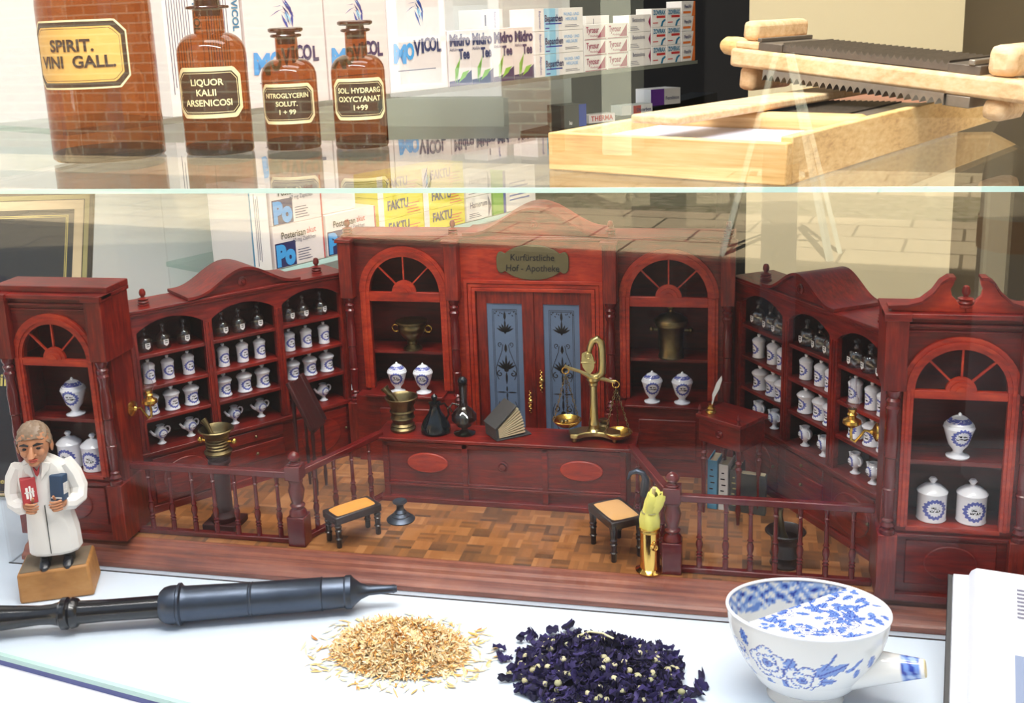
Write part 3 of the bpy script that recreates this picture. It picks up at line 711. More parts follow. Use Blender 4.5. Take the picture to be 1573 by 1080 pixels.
# ------------------------------------------------------------------ railings
BAL = [(.26, 0), (.26, .9), (.2, 1.0), (.3, 1.15), (.2, 1.3), (.3, 1.45), (.2, 1.6), (.3, 2.0), (.32, 2.35), (.2, 2.7), (.3, 2.85), (.2, 3.0), (.2, 3.3), (.17, 5.2), (.27, 5.3), (.18, 5.4), (.25, 6.2)]
def balusters(t, pts, z0, z1):
    k = (z1-z0)/6.2
    mesh = None
    for x, y in pts:
        if mesh is None:
            mb = MB(); mb.lathe([(r*.95, z*k) for r, z in BAL], 10); o = mb.build('baluster', 'postred', t); mesh = o.data
        else:
            o = bpy.data.objects.new('baluster', mesh); COL.objects.link(o); o.parent = t
        o.location = (x*S, y*S, z0*S)
def railing(label, n, far_x, xs, back, bl):
    t = thing('railing', label, 'railing', (0, 0, 0))
    for nm, z0, z1, w in (('handrail', 8.75, 9.35, .75), ('bottom_rail', FZ, FZ+.5, .7)):
        MB().box(min(n, far_x), max(n, far_x), -28.5-w/2, -28.5+w/2, z0, z1).build(nm, 'postred', t, bevel=.1)
        MB().bar((n, -28.5, (z0+z1)/2), (back[0], back[1], (z0+z1)/2), w, z1-z0).build(nm, 'postred', t, bevel=.1)
    mb = MB(); mb.T = Matrix.Translation((n, -28.5, FZ))
    mb.box(-.85, .85, -.85, .85, 0, 2.9); mb.lathe([(.85, 2.9), (.8, 3.3), (.55, 3.6), (.75, 3.9), (.5, 4.1), (.62, 4.5), (.78, 5.4), (.6, 6.0), (.7, 6.3), (.55, 6.5)], 16)
    mb.box(-.75, .75, -.75, .75, 6.5, 7.9); mb.lathe([(.6, 7.9), (.6, 8.05), (.35, 8.1), (.35, 8.25), (.55, 8.4), (.62, 8.65), (.5, 8.95), (.2, 9.15), (0, 9.18)], 16)
    mb.build('newel_post', 'postred', t, bevel=.08)
    balusters(t, [(x, -28.5) for x in xs], FZ+.45, 8.8); balusters(t, bl, FZ+.45, 8.8)
    return t
railing('red railing with newel post in front of the brass mortar on a pedestal', -17.2, -33.9, (-32.3, -30.1, -27.8, -25.6, -23.4, -21.3, -19.1), (-12.5, -17.6), [(-16.3, -26.3), (-15.2, -24.0), (-14.2, -21.8), (-13.2, -19.5)])
railing('red railing with newel post beside the tall golden umbrella stand', 17.2, 33.6, (19.5, 21.7, 23.75, 25.8, 27.8, 29.9, 32.0), (12.6, -17.8), [(16.2, -26.2), (15.2, -24.0), (14.2, -21.8), (13.4, -19.8)])

# ------------------------------------------------------------------ porcelain jars and little bottles
def slim_jar():
    t = thing('apothecary_jar', '', 'jar')
    MB().lathe([(.55, 0), (.62, .05), (.62, .12), (.58, .3), (.6, 1.0), (.62, 1.55), (.66, 1.68), (.6, 1.72)], 20).build('body', 'jar1', t)
    MB().lathe([(.66, 1.70), (.66, 1.8), (.5, 1.98), (.3, 2.1), (.14, 2.14), (.12, 2.2), (.19, 2.28), (.16, 2.4), (0, 2.43)], 20).build('lid', 'porc', t)
    return t
def wide_jar():
    t = thing('apothecary_jar', '', 'jar')
    MB().lathe([(.68, 0), (.78, .06), (.78, .16), (.68, .3), (.66, 1.1), (.74, 1.45), (.8, 1.55), (.74, 1.6)], 20).build('body', 'jar2', t)
    MB().lathe([(.82, 1.57), (.86, 1.68), (.8, 1.8), (.55, 2.0), (.3, 2.08), (.16, 2.12), (.14, 2.2), (.24, 2.28), (.24, 2.45), (0, 2.5)], 20).build('lid', 'porc', t)
    return t
def pot():
    t = thing('spouted_pot', '', 'pot')
    MB().lathe([(.42, 0), (.46, .05), (.3, .15), (.2, .35), (.22, .5), (.5, .72), (.68, 1.05), (.66, 1.3), (.5, 1.55), (.36, 1.7), (.36, 1.85), (.44, 1.92), (.4, 1.94), (.3, 1.88), (.3, 1.5)], 20, cap=False).build('body', 'potp', t)
    mb = MB(); mb.tube([(-.5, 0, 1.0), (-.85, 0, 1.2), (-1.05, 0, 1.5), (-1.12, 0, 1.6)], [.2, .16, .11, .13], 8); mb.build('spout', 'porc', t)
    mb = MB(); mb.tube([(.55, 0, 1.0)]+[(.72+.3*cos(a), 0, 1.3+.34*sin(a)) for a in [rad(d) for d in (-80, -45, 0, 45, 90, 130)]]+[(.42, 0, 1.5)], .09, 7); mb.build('handle', 'porc', t)
    return t
def flask():
    t = thing('glass_flask', '', 'bottle')
    MB().lathe([(.55, 0), (.7, .05), (.74, .2), (.76, .9), (.7, 1.25), (.5, 1.5), (.24, 1.65), (.2, 1.9), (.28, 1.98), (.2, 2.0)], 18).build('flask_body', 'miniglass', t)
    MB().lathe([(.14, 1.9), (.16, 2.05), (.3, 2.2), (.3, 2.4), (.14, 2.52), (0, 2.54)], 12).build('stopper', 'miniglass', t)
    mb = MB(); P = [(-.26, .95), (.26, .95), (.27, .5), (.12, .38), (0, .3), (-.12, .38), (-.27, .5)]
    r = .79
    mb.add([(r*sin(x/r), -r*cos(x/r), z) for x, z in P], [tuple(range(7))]); lb = mb.build('label', 'card', t, smooth=0)
    mb = MB()
    for zz in (.78, .58): mb.add([((r+.01)*sin(x/r), -(r+.01)*cos(x/r), z) for x, z in ((-.15, zz), (.15, zz), (.15, zz+.08), (-.15, zz+.08))], [(0, 1, 2, 3)])
    mb.build('label_writing', 'ink_black', lb, smooth=0)
    return t
OD = ['first', 'second', 'third', 'fourth', 'fifth', 'sixth', 'seventh', 'eighth', 'ninth']
protos = {'glass': (flask(), 'tiny clear stoppered bottle', 18.5, 'top', 1.0), 'slim': (slim_jar(), 'slim white lidded jar', 15.2, 'second', 1.0),
          'lid': (wide_jar(), 'stout white lidded jar', 11.95, 'third', 1.0), 'pot': (pot(), 'white footed pot with spout', 8.65, 'lowest', 1.0)}
used = set()
def fill(org, ang, rows, which, off=1.6, ds=0):
    dx, dy = cos(ang), sin(ang); nx, ny = -sin(ang), cos(ang)
    for kind, ss in rows.items():
        pr, lab, z, shelfname, k = protos[kind]
        for i, s_ in enumerate(ss):
            o_ = off+random.uniform(-.12, .12)
            s_ = s_+ds; loc = (org[0]+dx*s_+nx*o_, org[1]+dy*s_+ny*o_, z+.01)
            label = f'{lab}, {OD[i]} from {which[0]}, {shelfname} shelf, {which[1]}'
            grp = f'{lab}s on the {shelfname} shelf, {which[1]}'
            rz = ang+random.uniform(-.12, .12)+which[2]
            if kind not in used:
                used.add(kind); pr.location = tuple(c*S for c in loc); pr.rotation_euler = (0, 0, rz); pr['label'] = label; pr['group'] = grp
            else: dup(pr, loc, rz, label, grp)
fill(OL, AL, {'glass': (.74, 2.65, 4.79, 8.85, 10.69, 12.8, 16.45, 18.15, 20.33), 'slim': (.81, 2.82, 4.95, 8.69, 10.84, 12.78, 16.32, 18.33, 20.43),
              'lid': (.69, 2.81, 4.9, 8.52, 10.74, 12.87, 16.45, 18.57, 20.58), 'pot': (1.32, 4.38, 9.33, 12.35, 17.3, 19.89)}, ('brass lamp', 'pharmacist-side bookcase', .12))
fill(OR, AR, {'glass': (.7, 2.92, 4.6, 8.7, 10.6, 12.4, 15.9, 17.7, 19.6), 'slim': (1.17, 3.54, 5.3, 8.75, 10.9, 12.6, 15.9, 17.9, 19.7),
              'lid': (1.48, 3.59, 5.3, 8.9, 11.0, 12.7, 16.1, 18.1, 19.9), 'pot': (1.36, 4.12, 9.1, 11.9, 16.3, 18.8)}, ('central doors', 'desk-side bookcase', -.1), 1.15, .45)

def urn(label, loc, k, rz=.15, first=[None]):
    if first[0]: return dup(first[0], loc, rz, label, 'white urns in the arched niches', sc=k)
    t = thing('porcelain_urn', label, 'urn', loc, rz, 'white urns in the arched niches', sc=k)
    MB().lathe([(.85, 0), (.88, .1), (.55, .22), (.36, .4), (.4, .6), (.75, 1.05), (.95, 1.7), (1.08, 2.15), (1.18, 2.45), (1.1, 2.65), (.95, 2.7)], 28).build('body', 'urnp', t)
    MB().lathe([(1.02, 2.68), (1.0, 2.8), (.85, 2.95), (.6, 3.2), (.32, 3.35), (.14, 3.42), (.14, 3.52), (0, 3.66)], 28).build('lid', 'urnlid', t)
    first[0] = t; return t
ZL = 7.65
for x, l in ((-15.95, 'white urn with blue wreath in the middle niche nearer the bookcase, pharmacist side'), (-12.85, 'white urn with blue wreath in the niche above the brass mortar, door side'),
             (13.2, 'white urn with blue wreath in the niche beside the scales, door side'), (16.45, 'white urn with blue wreath in the niche, on the quill and desk side')):
    x_, y_, z_ = cw(x, -1.15, ZL); urn(l, (x_, y_, z_), .93)
urn('white urn with blue wreath alone on the shelf above the carved pharmacist', (-38.95, -28.8, 14.08), 1.02)
urn('white urn with blue wreath alone on the shelf above two canisters by the open book', (39.6, -28.8, 14.08), 1.02)
def canister(label, loc, first=[None]):
    if first[0]: return dup(first[0], loc, .1, label, 'white canisters in the corner cabinets')
    t = thing('porcelain_canister', label, 'canister', loc, .1, 'white canisters in the corner cabinets')
    MB().lathe([(1.1, 0), (1.16, .08), (1.12, .2), (1.14, 2.2), (1.18, 2.3), (1.1, 2.32)], 28).build('body', 'canp', t)
    MB().lathe([(1.18, 2.3), (1.2, 2.42), (1.05, 2.6), (.6, 2.95), (.25, 3.05), (.17, 3.12), (.25, 3.25), (.33, 3.38), (.22, 3.55), (0, 3.56)], 28).build('lid', 'porc', t)
    first[0] = t; return t
canister('plain white lidded canister partly hidden behind the carved head', (-40.3, -28.6, 8.66))
canister('white canister with blue wreath just behind the carved shoulder', (-37.5, -28.9, 8.66))
canister('white canister with blue wreath, bookcase side of the pair by the open book', (37.9, -28.8, 8.66))
canister('white canister with blue wreath, outer one of the pair by the open book', (40.9, -28.8, 8.66))

# ------------------------------------------------------------------ brass pieces in the niches
x_, y_, z_ = cw(-14.6, 1.2, 12.12)
t = thing('brass_urn', 'round brass bowl urn with ring handles in the niche above two urns', 'urn', (x_, y_, z_))
MB().lathe([(1.05, 0), (1.05, .2), (.85, .3), (.55, .55), (.6, .8), (.55, .95), (1.0, 1.4), (1.5, 2.1), (1.55, 2.7), (1.45, 2.9), (1.75, 3.05), (1.75, 3.25), (1.5, 3.3), (.4, 3.35), (0, 3.35)], 28).build('body', 'brass_dull', t)
for s_ in (-1, 1): MB().torus((s_*1.85, 0, 2.35), .38, .09).build('ring_handle', 'brass', t)
x_, y_, z_ = cw(15.1, 1.2, 12.12)
t = thing('brass_pot', 'tall brass lidded pot with side lugs in the niche by the scales', 'pot', (x_, y_, z_))
MB().lathe([(1.3, 0), (1.35, .15), (1.2, .5), (1.3, 2.2), (1.4, 3.2), (1.65, 3.5), (1.65, 3.75), (1.4, 3.8)], 28).build('body', 'brass_dull', t)
MB().lathe([(1.75, 3.8), (1.7, 4.1), (1.2, 4.5), (.5, 4.75), (.25, 4.9), (.2, 5.1), (.36, 5.3), (.3, 5.55), (0, 5.65)], 28).build('lid', 'brass_dull', t)
for s_ in (-1, 1):
    mb = MB(); mb.tube([(s_*1.3, 0, 2.9), (s_*1.9, 0, 2.95)], .16); mb.ball((s_*2.0, 0, 2.95), .26, seg=10, rings=8); mb.build('lug', 'brass_dull', t)

# ------------------------------------------------------------------ things on the counter
t = thing('brass_mortar', 'engraved brass mortar with pestle at the stool end of the counter', 'mortar', (-10.6, -16.1, 9.02))
MB().lathe([(1.25, 0), (1.3, .25), (1.1, .45), (1.2, .6), (1.0, .8), (1.1, 1.2), (1.25, 1.35), (1.15, 1.5), (1.15, 1.9), (1.3, 2.05), (1.1, 2.2), (1.2, 2.6), (1.6, 3.3), (1.7, 3.5), (1.6, 3.55), (1.35, 3.3), (1.0, 1.5), (0, 1.3)], 28).build('mortar_bowl', 'brass_dull', t)
MB().tube([(.3, 0, 1.5), (-.9, -.1, 3.4), (-1.5, -.2, 4.2), (-1.7, -.2, 4.5)], [.4, .3, .34, .48], 12).build('pestle', 'brass_dull', t)
t = thing('oil_jug', 'squat dark glass jug with stopper and handle on the counter', 'jug', (-7.1, -16.3, 9.02))
MB().lathe([(1.3, 0), (1.5, .15), (1.5, .6), (1.2, 1.3), (.6, 2.2), (.5, 2.7), (.62, 3.1), (.5, 3.1), (0, 3.0)], 26).build('body', 'jugglass', t)
MB().lathe([(.2, 3.0), (.16, 3.3), (.32, 3.55), (.3, 3.8), (0, 4.05)], 14).build('stopper', 'jugglass', t)
MB().tube([(.5, 0, 2.9), (1.0, 0, 3.05), (1.35, 0, 2.6), (1.4, 0, 1.9), (1.1, 0, 1.3)], .11).build('handle', 'greenglass', t)
t = thing('glass_carafe', 'long-necked green glass carafe with round body and ball stopper', 'carafe', (-4.1, -16.4, 9.02))
MB().lathe([(1.05, 0), (1.1, .12), (.5, .3), (.3, .45), (.3, .6), (.8, .9), (1.25, 1.5), (1.25, 2.0), (.8, 2.6), (.42, 2.9), (.36, 3.6), (.42, 5.0), (.5, 5.1), (.4, 5.1)], 26).build('body', 'greenglass', t)
MB().ball((0, 0, 5.5), .48).build('stopper', 'jugglass', t)
MB().tube([(-.45, 0, 2.95), (-1.1, 0, 3.1), (-1.45, 0, 2.7), (-1.2, 0, 2.2)], .1).build('handle', 'greenglass', t)
# leaning book
t = thing('leather_book', 'small grey leather book lying half open on the counter', 'book', (.3, -16.0, 9.02), rad(38))
mb = MB(); mb.box(-1.9, 1.9, -1.3, 1.3, 0, .15)
mb.hexa([(-1.9, -1.3, .15), (-1.6, -1.3, .15), (-1.6, 1.3, .15), (-1.9, 1.3, .15), (-2.0, -1.3, 1.3), (-1.7, -1.3, 1.2), (-1.7, 1.3, 1.2), (-2.0, 1.3, 1.3)])
mb.hexa([(-2.0, -1.35, 1.2), (.4, -1.35, 3.2), (.4, 1.35, 3.2), (-2.0, 1.35, 1.2), (-2.1, -1.35, 1.35), (.3, -1.35, 3.35), (.3, 1.35, 3.35), (-2.1, 1.35, 1.35)])
mb.build('cover', 'bookgrey', t, bevel=.04)
mb = MB()
for i in range(9):
    a = rad(2+i*4.4); r = 3.0; x0, z0 = -1.75, .25+i*.1
    mb.hexa([(x0, -1.2, z0), (x0+r*cos(a), -1.2, z0+r*sin(a)), (x0+r*cos(a), 1.2, z0+r*sin(a)), (x0, 1.2, z0), (x0, -1.2, z0+.1), (x0+r*cos(a+.05), -1.2, z0+r*sin(a+.05)), (x0+r*cos(a+.05), 1.2, z0+r*sin(a+.05)), (x0, 1.2, z0+.1)])
mb.build('pages', 'oldpage', t, smooth=0)

# balance scales
sx0, sy0 = 8.85, -16.0
t = thing('balance_scales', 'brass balance scales with two chained pans and curved crane arm', 'scales', (sx0, sy0, 9.02), rad(6))
mb = MB(); P = [(-2.3, -1.2), (-1.6, -1.35), (-.8, -.75), (0, -.6), (.8, -.75), (1.6, -1.35), (2.6, -1.2), (2.6, 0), (1.2, 1.0), (-1.2, 1.0), (-2.5, .1)]
mb.prismz(P, .35, .85)
for x, y in ((-1.9, -1.0), (2.0, -1.0), (0, .8)): mb.lathe([(.2, 0), (.28, .1), (.18, .35)], 10) if False else mb.add(*[[(x+.25*cos(a), y+.25*sin(a), z) for z in (0, .38) for a in [i*PI/4 for i in range(8)]], [(i, (i+1) % 8, (i+1) % 8+8, i+8) for i in range(8)]+[tuple(range(7, -1, -1))]])
mb.build('base', 'brass_pale', t, bevel=.1)
MB().lathe([(.75, .85), (.55, 1.05), (.5, 1.4), (.55, 1.5), (.42, 2.0), (.38, 3.6), (.34, 5.4), (.45, 5.5), (.4, 5.7), (.65, 6.0), (.6, 6.25), (0, 6.4)], 18).build('pillar', 'brass_pale', t)
MB().tube([(0, .1, 6.1), (.5, .1, 6.3), (.85, .1, 6.7), (.9, .1, 7.6), (.85, .1, 9.2), (.75, .1, 9.7), (.4, .1, 10.05), (.0, .1, 9.85), (-.25, .1, 9.3), (-.4, .1, 8.6)], [.42, .4, .38, .36, .36, .38, .38, .34, .3, .24], 12).build('crane_arm', 'brass_pale', t)
mb = MB(); mb.prism([(-1.1, 8.1), (-1.05, 8.7), (-.6, 8.9), (-.1, 8.7), (.1, 8.2), (.15, 7.4), (0, 7.0), (-.35, 6.6), (-.75, 7.0), (-1.0, 7.4)], -.35, -.05); mb.box(-1.15, .25, -.42, .1, 7.75, 7.9); mb.torus((-.45, -.4, 8.5), .25, .07); mb.build('yoke', 'brass_pale', t, bevel=.05)
mb = MB(); mb.tube([(-2.75, 0, 7.35), (-2.4, 0, 7.2), (-1.2, 0, 6.8), (-.2, 0, 6.25), (.9, 0, 6.1), (1.6, 0, 5.85), (2.1, 0, 5.75)], [.2, .16, .16, .3, .22, .14, .2], 8); mb.build('beam', 'brass_pale', t)
for nm, hx, hz, px, pz, rp in (('pan', -2.65, 6.6, -2.6, 1.95, 1.45), ('pan', 2.15, 5.2, 2.3, .72, 1.4)):
    mb = MB(); mb.T = Matrix.Translation((px, -.4, pz)); mb.lathe([(0, -.65), (.7, -.55), (1.15, -.25), (rp, .12), (rp-.08, .16), (1.1, -.14), (.6, -.4), (0, -.5)], 28); p = mb.build('pan', 'brass', t)
    mb = MB(); mb.torus((hx, -.1, hz+.35), .33, .07); mb.build('hook_ring', 'brass', p)
    for k in range(3):
        a = rad(-30+120*k); e0 = Vector((hx, -.1, hz)); e1 = Vector((px+rp*cos(a), -.4+rp*sin(a)*.95, pz+.15)); nL = int((e1-e0).length/.27)
        mb = MB(); d = (e1-e0)/nL
        for i in range(nL):
            c = e0+d*(i+.5); ax = d.normalized(); side = ax.cross(Vector((0, 1, 0)) if i % 2 else Vector((1, 0, .3))).normalized()
            mb.tube([c+ax*.19*cos(q)+side*.1*sin(q) for q in [j*PI/3 for j in range(7)]], .035, 4)
        mb.build('chain', 'brass_dull', p)
mb = MB(); t2 = thing('scale_weight', 'small knobbed brass weight standing behind the scales', 'weight', (9.6, -14.75, 9.02))
MB().lathe([(.6, 0), (.62, .1), (.6, 1.0), (.5, 1.12), (.25, 1.2), (.25, 1.32), (.42, 1.42), (.42, 1.55), (0, 1.62)], 20).build('weight_body', 'brass_dull', t2)
for i, (x, y) in enumerate(((5.85, -16.75), (6.2, -16.6))):
    o = MB().ball((0, 0, .22), .24).build('metal_pellet', 'brass_dull', loc=(x, y, 10.62)); tag(o, 'small metal pellet lying in the higher scale pan', 'pellet', 'pellets in the scale pan')

# ------------------------------------------------------------------ floor items
def stool(label, c, ang, w, d, h, seatm):
    t = thing('footstool', label, 'stool', (c[0], c[1], FZ), ang, None)
    mb = MB(); mb.box(-w/2, w/2, -d/2, d/2, h-.95, h-.2)
    mb.build('apron', 'ebony', t, bevel=.1)
    mb = MB(); n = 10; vs = []; fs = []
    for j in range(n+1):
        for i in range(n+1):
            u, v = i/n*2-1, j/n*2-1; vs.append((u*(w/2-.25), v*(d/2-.25), h-.25+.35*(1-u**4)*(1-v**4)+(.25*abs(u)**2 if w > 5.2 else 0)))
    for j in range(n):
        for i in range(n): a = j*(n+1)+i; fs.append((a, a+1, a+n+2, a+n+1))
    mb.add(vs, fs); mb.build('seat', seatm, t)
    for sx in (-1, 1):
        for sy in (-1, 1):
            mb = MB(); mb.T = Matrix.Translation((sx*(w/2-.35), sy*(d/2-.35), 0)); mb.lathe([(.22, 0), (.26, .1), (.26, .8), (.36, .9), (.26, 1.0), (.28, 1.6), (.36, 1.7), (.26, 1.8), (.36, 2.1), (.28, 2.2), (.4, h-.5)], 10); mb.build('leg', 'ebony', t)
    return t
stool('dark footstool with ochre velvet seat beside the spittoon', (-12.6, -26.6), rad(50), 4.9, 2.6, 3.3, 'velvet')
stool('dark footstool with worn tan seat in front of the counter by the umbrella stand', (12.0, -25.4), rad(-55), 4.6, 3.3, 4.1, 'velvet_pale')
t = thing('candlestick', 'low pewter candlestick foot standing on the parquet by the counter', 'candlestick', (-9.3, -22.4, FZ))
MB().lathe([(1.35, 0), (1.4, .12), (1.2, .3), (.9, .45), (.9, .55), (.6, .75), (.6, .85), (.38, 1.1), (.34, 1.5), (.5, 1.75), (.7, 1.85), (.7, 2.0), (.5, 1.95), (0, 1.8)], 24).build('body', 'pewter', t)
# umbrella stand with yellow umbrella
t = thing('umbrella_stand', 'polished golden cylinder umbrella stand with ring handle on the parquet', 'stand', (15.3, -28.75, FZ))
MB().lathe([(1.2, 0), (1.25, .12), (1.0, .25), (.86, .35), (.84, 3.7), (.93, 3.78), (.86, 3.9), (.94, 4.02), (.88, 4.1), (.78, 4.1), (.78, .5), (0, .4)], 32).build('cylinder', 'gold', t)
mb = MB(); mb.torus((.45, -.85, 2.6), .28, .07); mb.ball((.45, -.78, 2.95), .15, seg=8, rings=6); mb.build('ring_handle', 'gold', t)
t = thing('rolled_umbrella', 'bright yellow rolled cloth umbrella tied with string in the golden stand', 'umbrella', (15.3, -28.75, FZ+.55))
mb = MB()
vs = []; fs = []
prof = [(.45, 0), (.55, 1.5), (.78, 3.5), (.82, 4.2), (.74, 4.75), (.62, 4.95), (.66, 5.15), (.78, 5.7), (.84, 6.3), (.8, 6.75), (.5, 6.6), (.3, 6.5)]
for j, (r, z) in enumerate(prof):
    for i in range(24):
        a = 2*PI*i/24; q = r*(1+(.12 if z < 4.8 else .26)*sin(a*4+j*.6)); vs.append((q*cos(a)+(max(0, z-4.8)*.38), q*sin(a), z+(.18*sin(a*4) if z > 6.3 else 0)))
for j in range(len(prof)-1):
    for i in range(24): fs.append((j*24+i, j*24+(i+1) % 24, (j+1)*24+(i+1) % 24, (j+1)*24+i))
mb.add(vs, fs); mb.build('cloth', 'yellowcloth', t)
mb = MB(); mb.torus((.0, 0, 4.97), .66, .06, 'Z'); mb.build('string', 'olive', t)
MB().tube([(.3, 0, 6.4), (.4, -.1, 7.2)], [.14, .17], 8).build('tip', 'oldpage', t)
# dark cane umbrella
t = thing('walking_umbrella', 'dark umbrella with hooked handle leaning behind the tan footstool', 'umbrella', (14.3, -23.6, FZ))
MB().tube([(.1, .4, 0), (.15, .3, 1.5), (.1, .2, 4.2), (0, 0, 5.0)], [.1, .4, .5, .2], 10).build('canopy', 'darkred', t)
MB().tube([(0, 0, 4.6), (.1, 0, 5.4), (.2, 0, 6.2), (-.05, 0, 6.75), (-.6, 0, 6.95), (-1.15, 0, 6.7), (-1.4, 0, 6.1)], [.3, .42, .34, .28, .25, .2, .12], 10).build('hooked_handle', 'pewter', t)
# mortar on pedestal
t = thing('mortar_pedestal', 'dark red turned wooden pedestal standing behind the railing', 'pedestal', (-26.1, -25.9, FZ))
mb = MB(); mb.box(-1.7, 1.7, -1.5, 1.5, 0, .6); mb.lathe([(1.3, .6), (1.3, 1.1), (1.0, 1.4), (.85, 1.6), (.85, 6.3), (1.1, 6.5), (1.1, 6.8), (.9, 6.9), (1.2, 7.2), (1.2, 7.5)], 20); mb.build('body', 'darkred', t, bevel=.06)
t = thing('brass_mortar', 'ribbed tarnished brass mortar with knob handles on the wooden pedestal', 'mortar', (-26.1, -25.9, FZ+7.51))
MB().lathe([(1.3, 0), (1.35, .2), (1.1, .4), (1.15, .6), (1.05, .7), (1.15, .9), (1.05, 1.0), (1.15, 1.2), (1.05, 1.3), (1.15, 1.5), (1.1, 1.6), (1.4, 2.1), (1.7, 2.4), (1.6, 2.5), (1.3, 2.1), (.9, .8), (0, .7)], 28).build('mortar_bowl', 'brass_dull', t)
for s_ in (-1, 1):
    mb = MB(); mb.tube([(s_*1.0, 0, 1.2), (s_*1.6, 0, 1.25)], .17); mb.ball((s_*1.75, 0, 1.25), .3, seg=10, rings=8); mb.build('knob_handle', 'brass', t)
MB().tube([(-.3, .2, 1.0), (-1.2, .5, 2.6), (-1.6, .6, 3.0)], [.2, .25, .4], 10).build('pestle', 'brass_dull', t)
# mortar on the floor
t = thing('iron_mortar', 'dark cast mortar with pestle on the parquet behind the desk-side railing', 'mortar', (26.7, -26.0, FZ))
MB().lathe([(1.2, 0), (1.3, .2), (1.15, .5), (1.2, 1.0), (1.3, 1.1), (1.2, 1.25), (1.2, 2.4), (1.35, 2.9), (1.75, 3.2), (1.65, 3.3), (1.3, 2.9), (1.0, .8), (0, .7)], 26).build('mortar_bowl', 'ebony', t)
MB().tube([(.2, 0, 1.2), (-.3, .1, 3.2), (-.5, .15, 4.6), (-.55, .15, 5.2)], [.5, .3, .24, .36], 12).build('pestle', 'brass_dull', t)
# writing desk with quill, and books beneath
da = math.atan2(-2.7, 3.78); t = thing('writing_desk', 'small red writing desk on turned legs before the jar bookcase', 'desk', (18.9, -16.6, FZ), da)
MB().box(0, 4.7, 0, 3.9, 7.4, 9.7).build('desk_box', 'redwood', t, bevel=.06)
MB().box(-.2, 4.9, -.25, 4.1, 9.7, 10.1).build('desk_top', 'redwood', t, bevel=.06)
mb = MB(); mb.T = Matrix.Translation((2.4, 0, 8.6)) @ Matrix.Rotation(PI/2, 4, 'X'); mb.lathe([(.4, 0), (.4, .1), (.28, .16), (.2, .1), (0, .14)], 16); mb.build('rosette', 'postred', t)
for x in (.35, 4.35):
    for y in (.35, 3.5):
        mb = MB(); mb.T = Matrix.Translation((x, y, 0)); mb.lathe([(.14, 0), (.2, 1.0), (.28, 1.5), (.2, 2), (.24, 5), (.34, 5.6), (.2, 5.8), (.34, 6.2), (.2, 6.4), (.32, 7.4)], 10); mb.build('leg', 'postred', t)
for x in (.1, 4.5): MB().lathe([(.2, 0), (.12, .3), (.2, .45), (0, 1.0)], 10).build('spire', 'postred', t, loc=(x, 0, 10.1))
t = thing('inkwell', 'little brass inkwell holding a white quill on the writing desk', 'inkwell', (20.0, -16.3, FZ+10.12))
MB().lathe([(.5, 0), (.5, .15), (.4, .3), (.42, .45), (.25, .6), (.25, .8), (.32, .85), (.2, .85)], 18).build('pot', 'brass', t)
t = thing('quill_pen', 'white feather quill standing in the little brass inkwell', 'quill', (20.0, -16.3, FZ+10.5))
mb = MB(); P = [(0, .2), (.12, .9), (.1, 1.4), (.5, 2.6), (.95, 3.3), (1.0, 2.9), (.75, 2.0), (.35, 1.2), (.08, .2)]; mb.prism(P, -.05, .05); mb.build('feather', 'whitebook', t)
def deskbook(label, x, w, h, d, m, y=-15.9, pg='oldpage'):
    t = thing('small_book', label, 'book', (x, y, FZ), rad(-12), 'books under the writing desk')
    mb = MB(); mb.box(0, .1, 0, d, 0, h); mb.box(w-.1, w, 0, d, 0, h); mb.box(0, w, 0, .12, 0, h); mb.build('cover', m, t, bevel=.03)
    MB().box(.1, w-.1, .12, d-.1, .1, h-.25).build('pages', pg, t, smooth=0)
    mb = MB()
    for k in range(6): mb.box(.2+.1*(k % 2), w-.25-.08*(k % 3), -.03, 0, h*.15+k*h*.13, h*.15+k*h*.13+.12)
    mb.build('spine_marks', 'ink_black' if m != 'darkbook' else 'olive', t, smooth=0)
deskbook('light blue book under the writing desk, beside the white one', 19.7, .95, 5.0, 2.8, 'blueclothe', -15.6)
deskbook('white book with black script between the blue and dark books', 20.75, .95, 4.7, 2.8, 'whitebook', -15.75)
deskbook('dark grey book standing next to the white book under the desk', 21.8, .9, 4.3, 2.8, 'darkbook', -15.9)
t = thing('small_book', 'wide dark green book face-on beside the desk leg', 'book', (22.8, -16.1, FZ), rad(-12), 'books under the writing desk')
MB().box(0, 2.4, 0, .7, 0, 4.0).build('cover', 'darkbook', t, bevel=.04); MB().box(.1, 2.3, .1, .6, 3.95, 4.1).build('pages', 'oldpage', t, smooth=0)
# reading stand in the shadow of the pharmacist-side bookcase
t = thing('reading_stand', 'dark red slanted reading stand before the third bay of the bookcase', 'stand', (-20.3, -18.2, FZ), rad(0))
MB().bar((-1.3, -.3, 12.3), (.9, -.3, 7.3), .45, .9, up=(0, 1, 0)).build('slanted_side', 'darkred', t, bevel=.1)
MB().bar((-1.3, 2.8, 12.1), (.9, 2.8, 7.1), .45, .9, up=(0, 1, 0)).build('slanted_side', 'darkred', t, bevel=.1)
MB().hexa([(-1.3, -.2, 11.9), (.9, -.2, 6.9), (.9, 2.7, 6.9), (-1.3, 2.7, 11.9), (-1.1, -.2, 12.0), (1.1, -.2, 7.0), (1.1, 2.7, 7.0), (-1.1, 2.7, 12.0)]).build('slanted_board', 'darkred', t)
for x, y, h in ((.7, 0, 7.2), (-1.1, 0, 11.6), (.7, 2.6, 7.2), (-1.1, 2.6, 11.6)):
    mb = MB(); mb.T = Matrix.Translation((x, y, 0)); mb.lathe([(.14, 0), (.22, 1.5), (.15, 2), (.24, 4), (.15, 4.4), (.24, h-1), (.18, h)], 8); mb.build('leg', 'darkred', t)

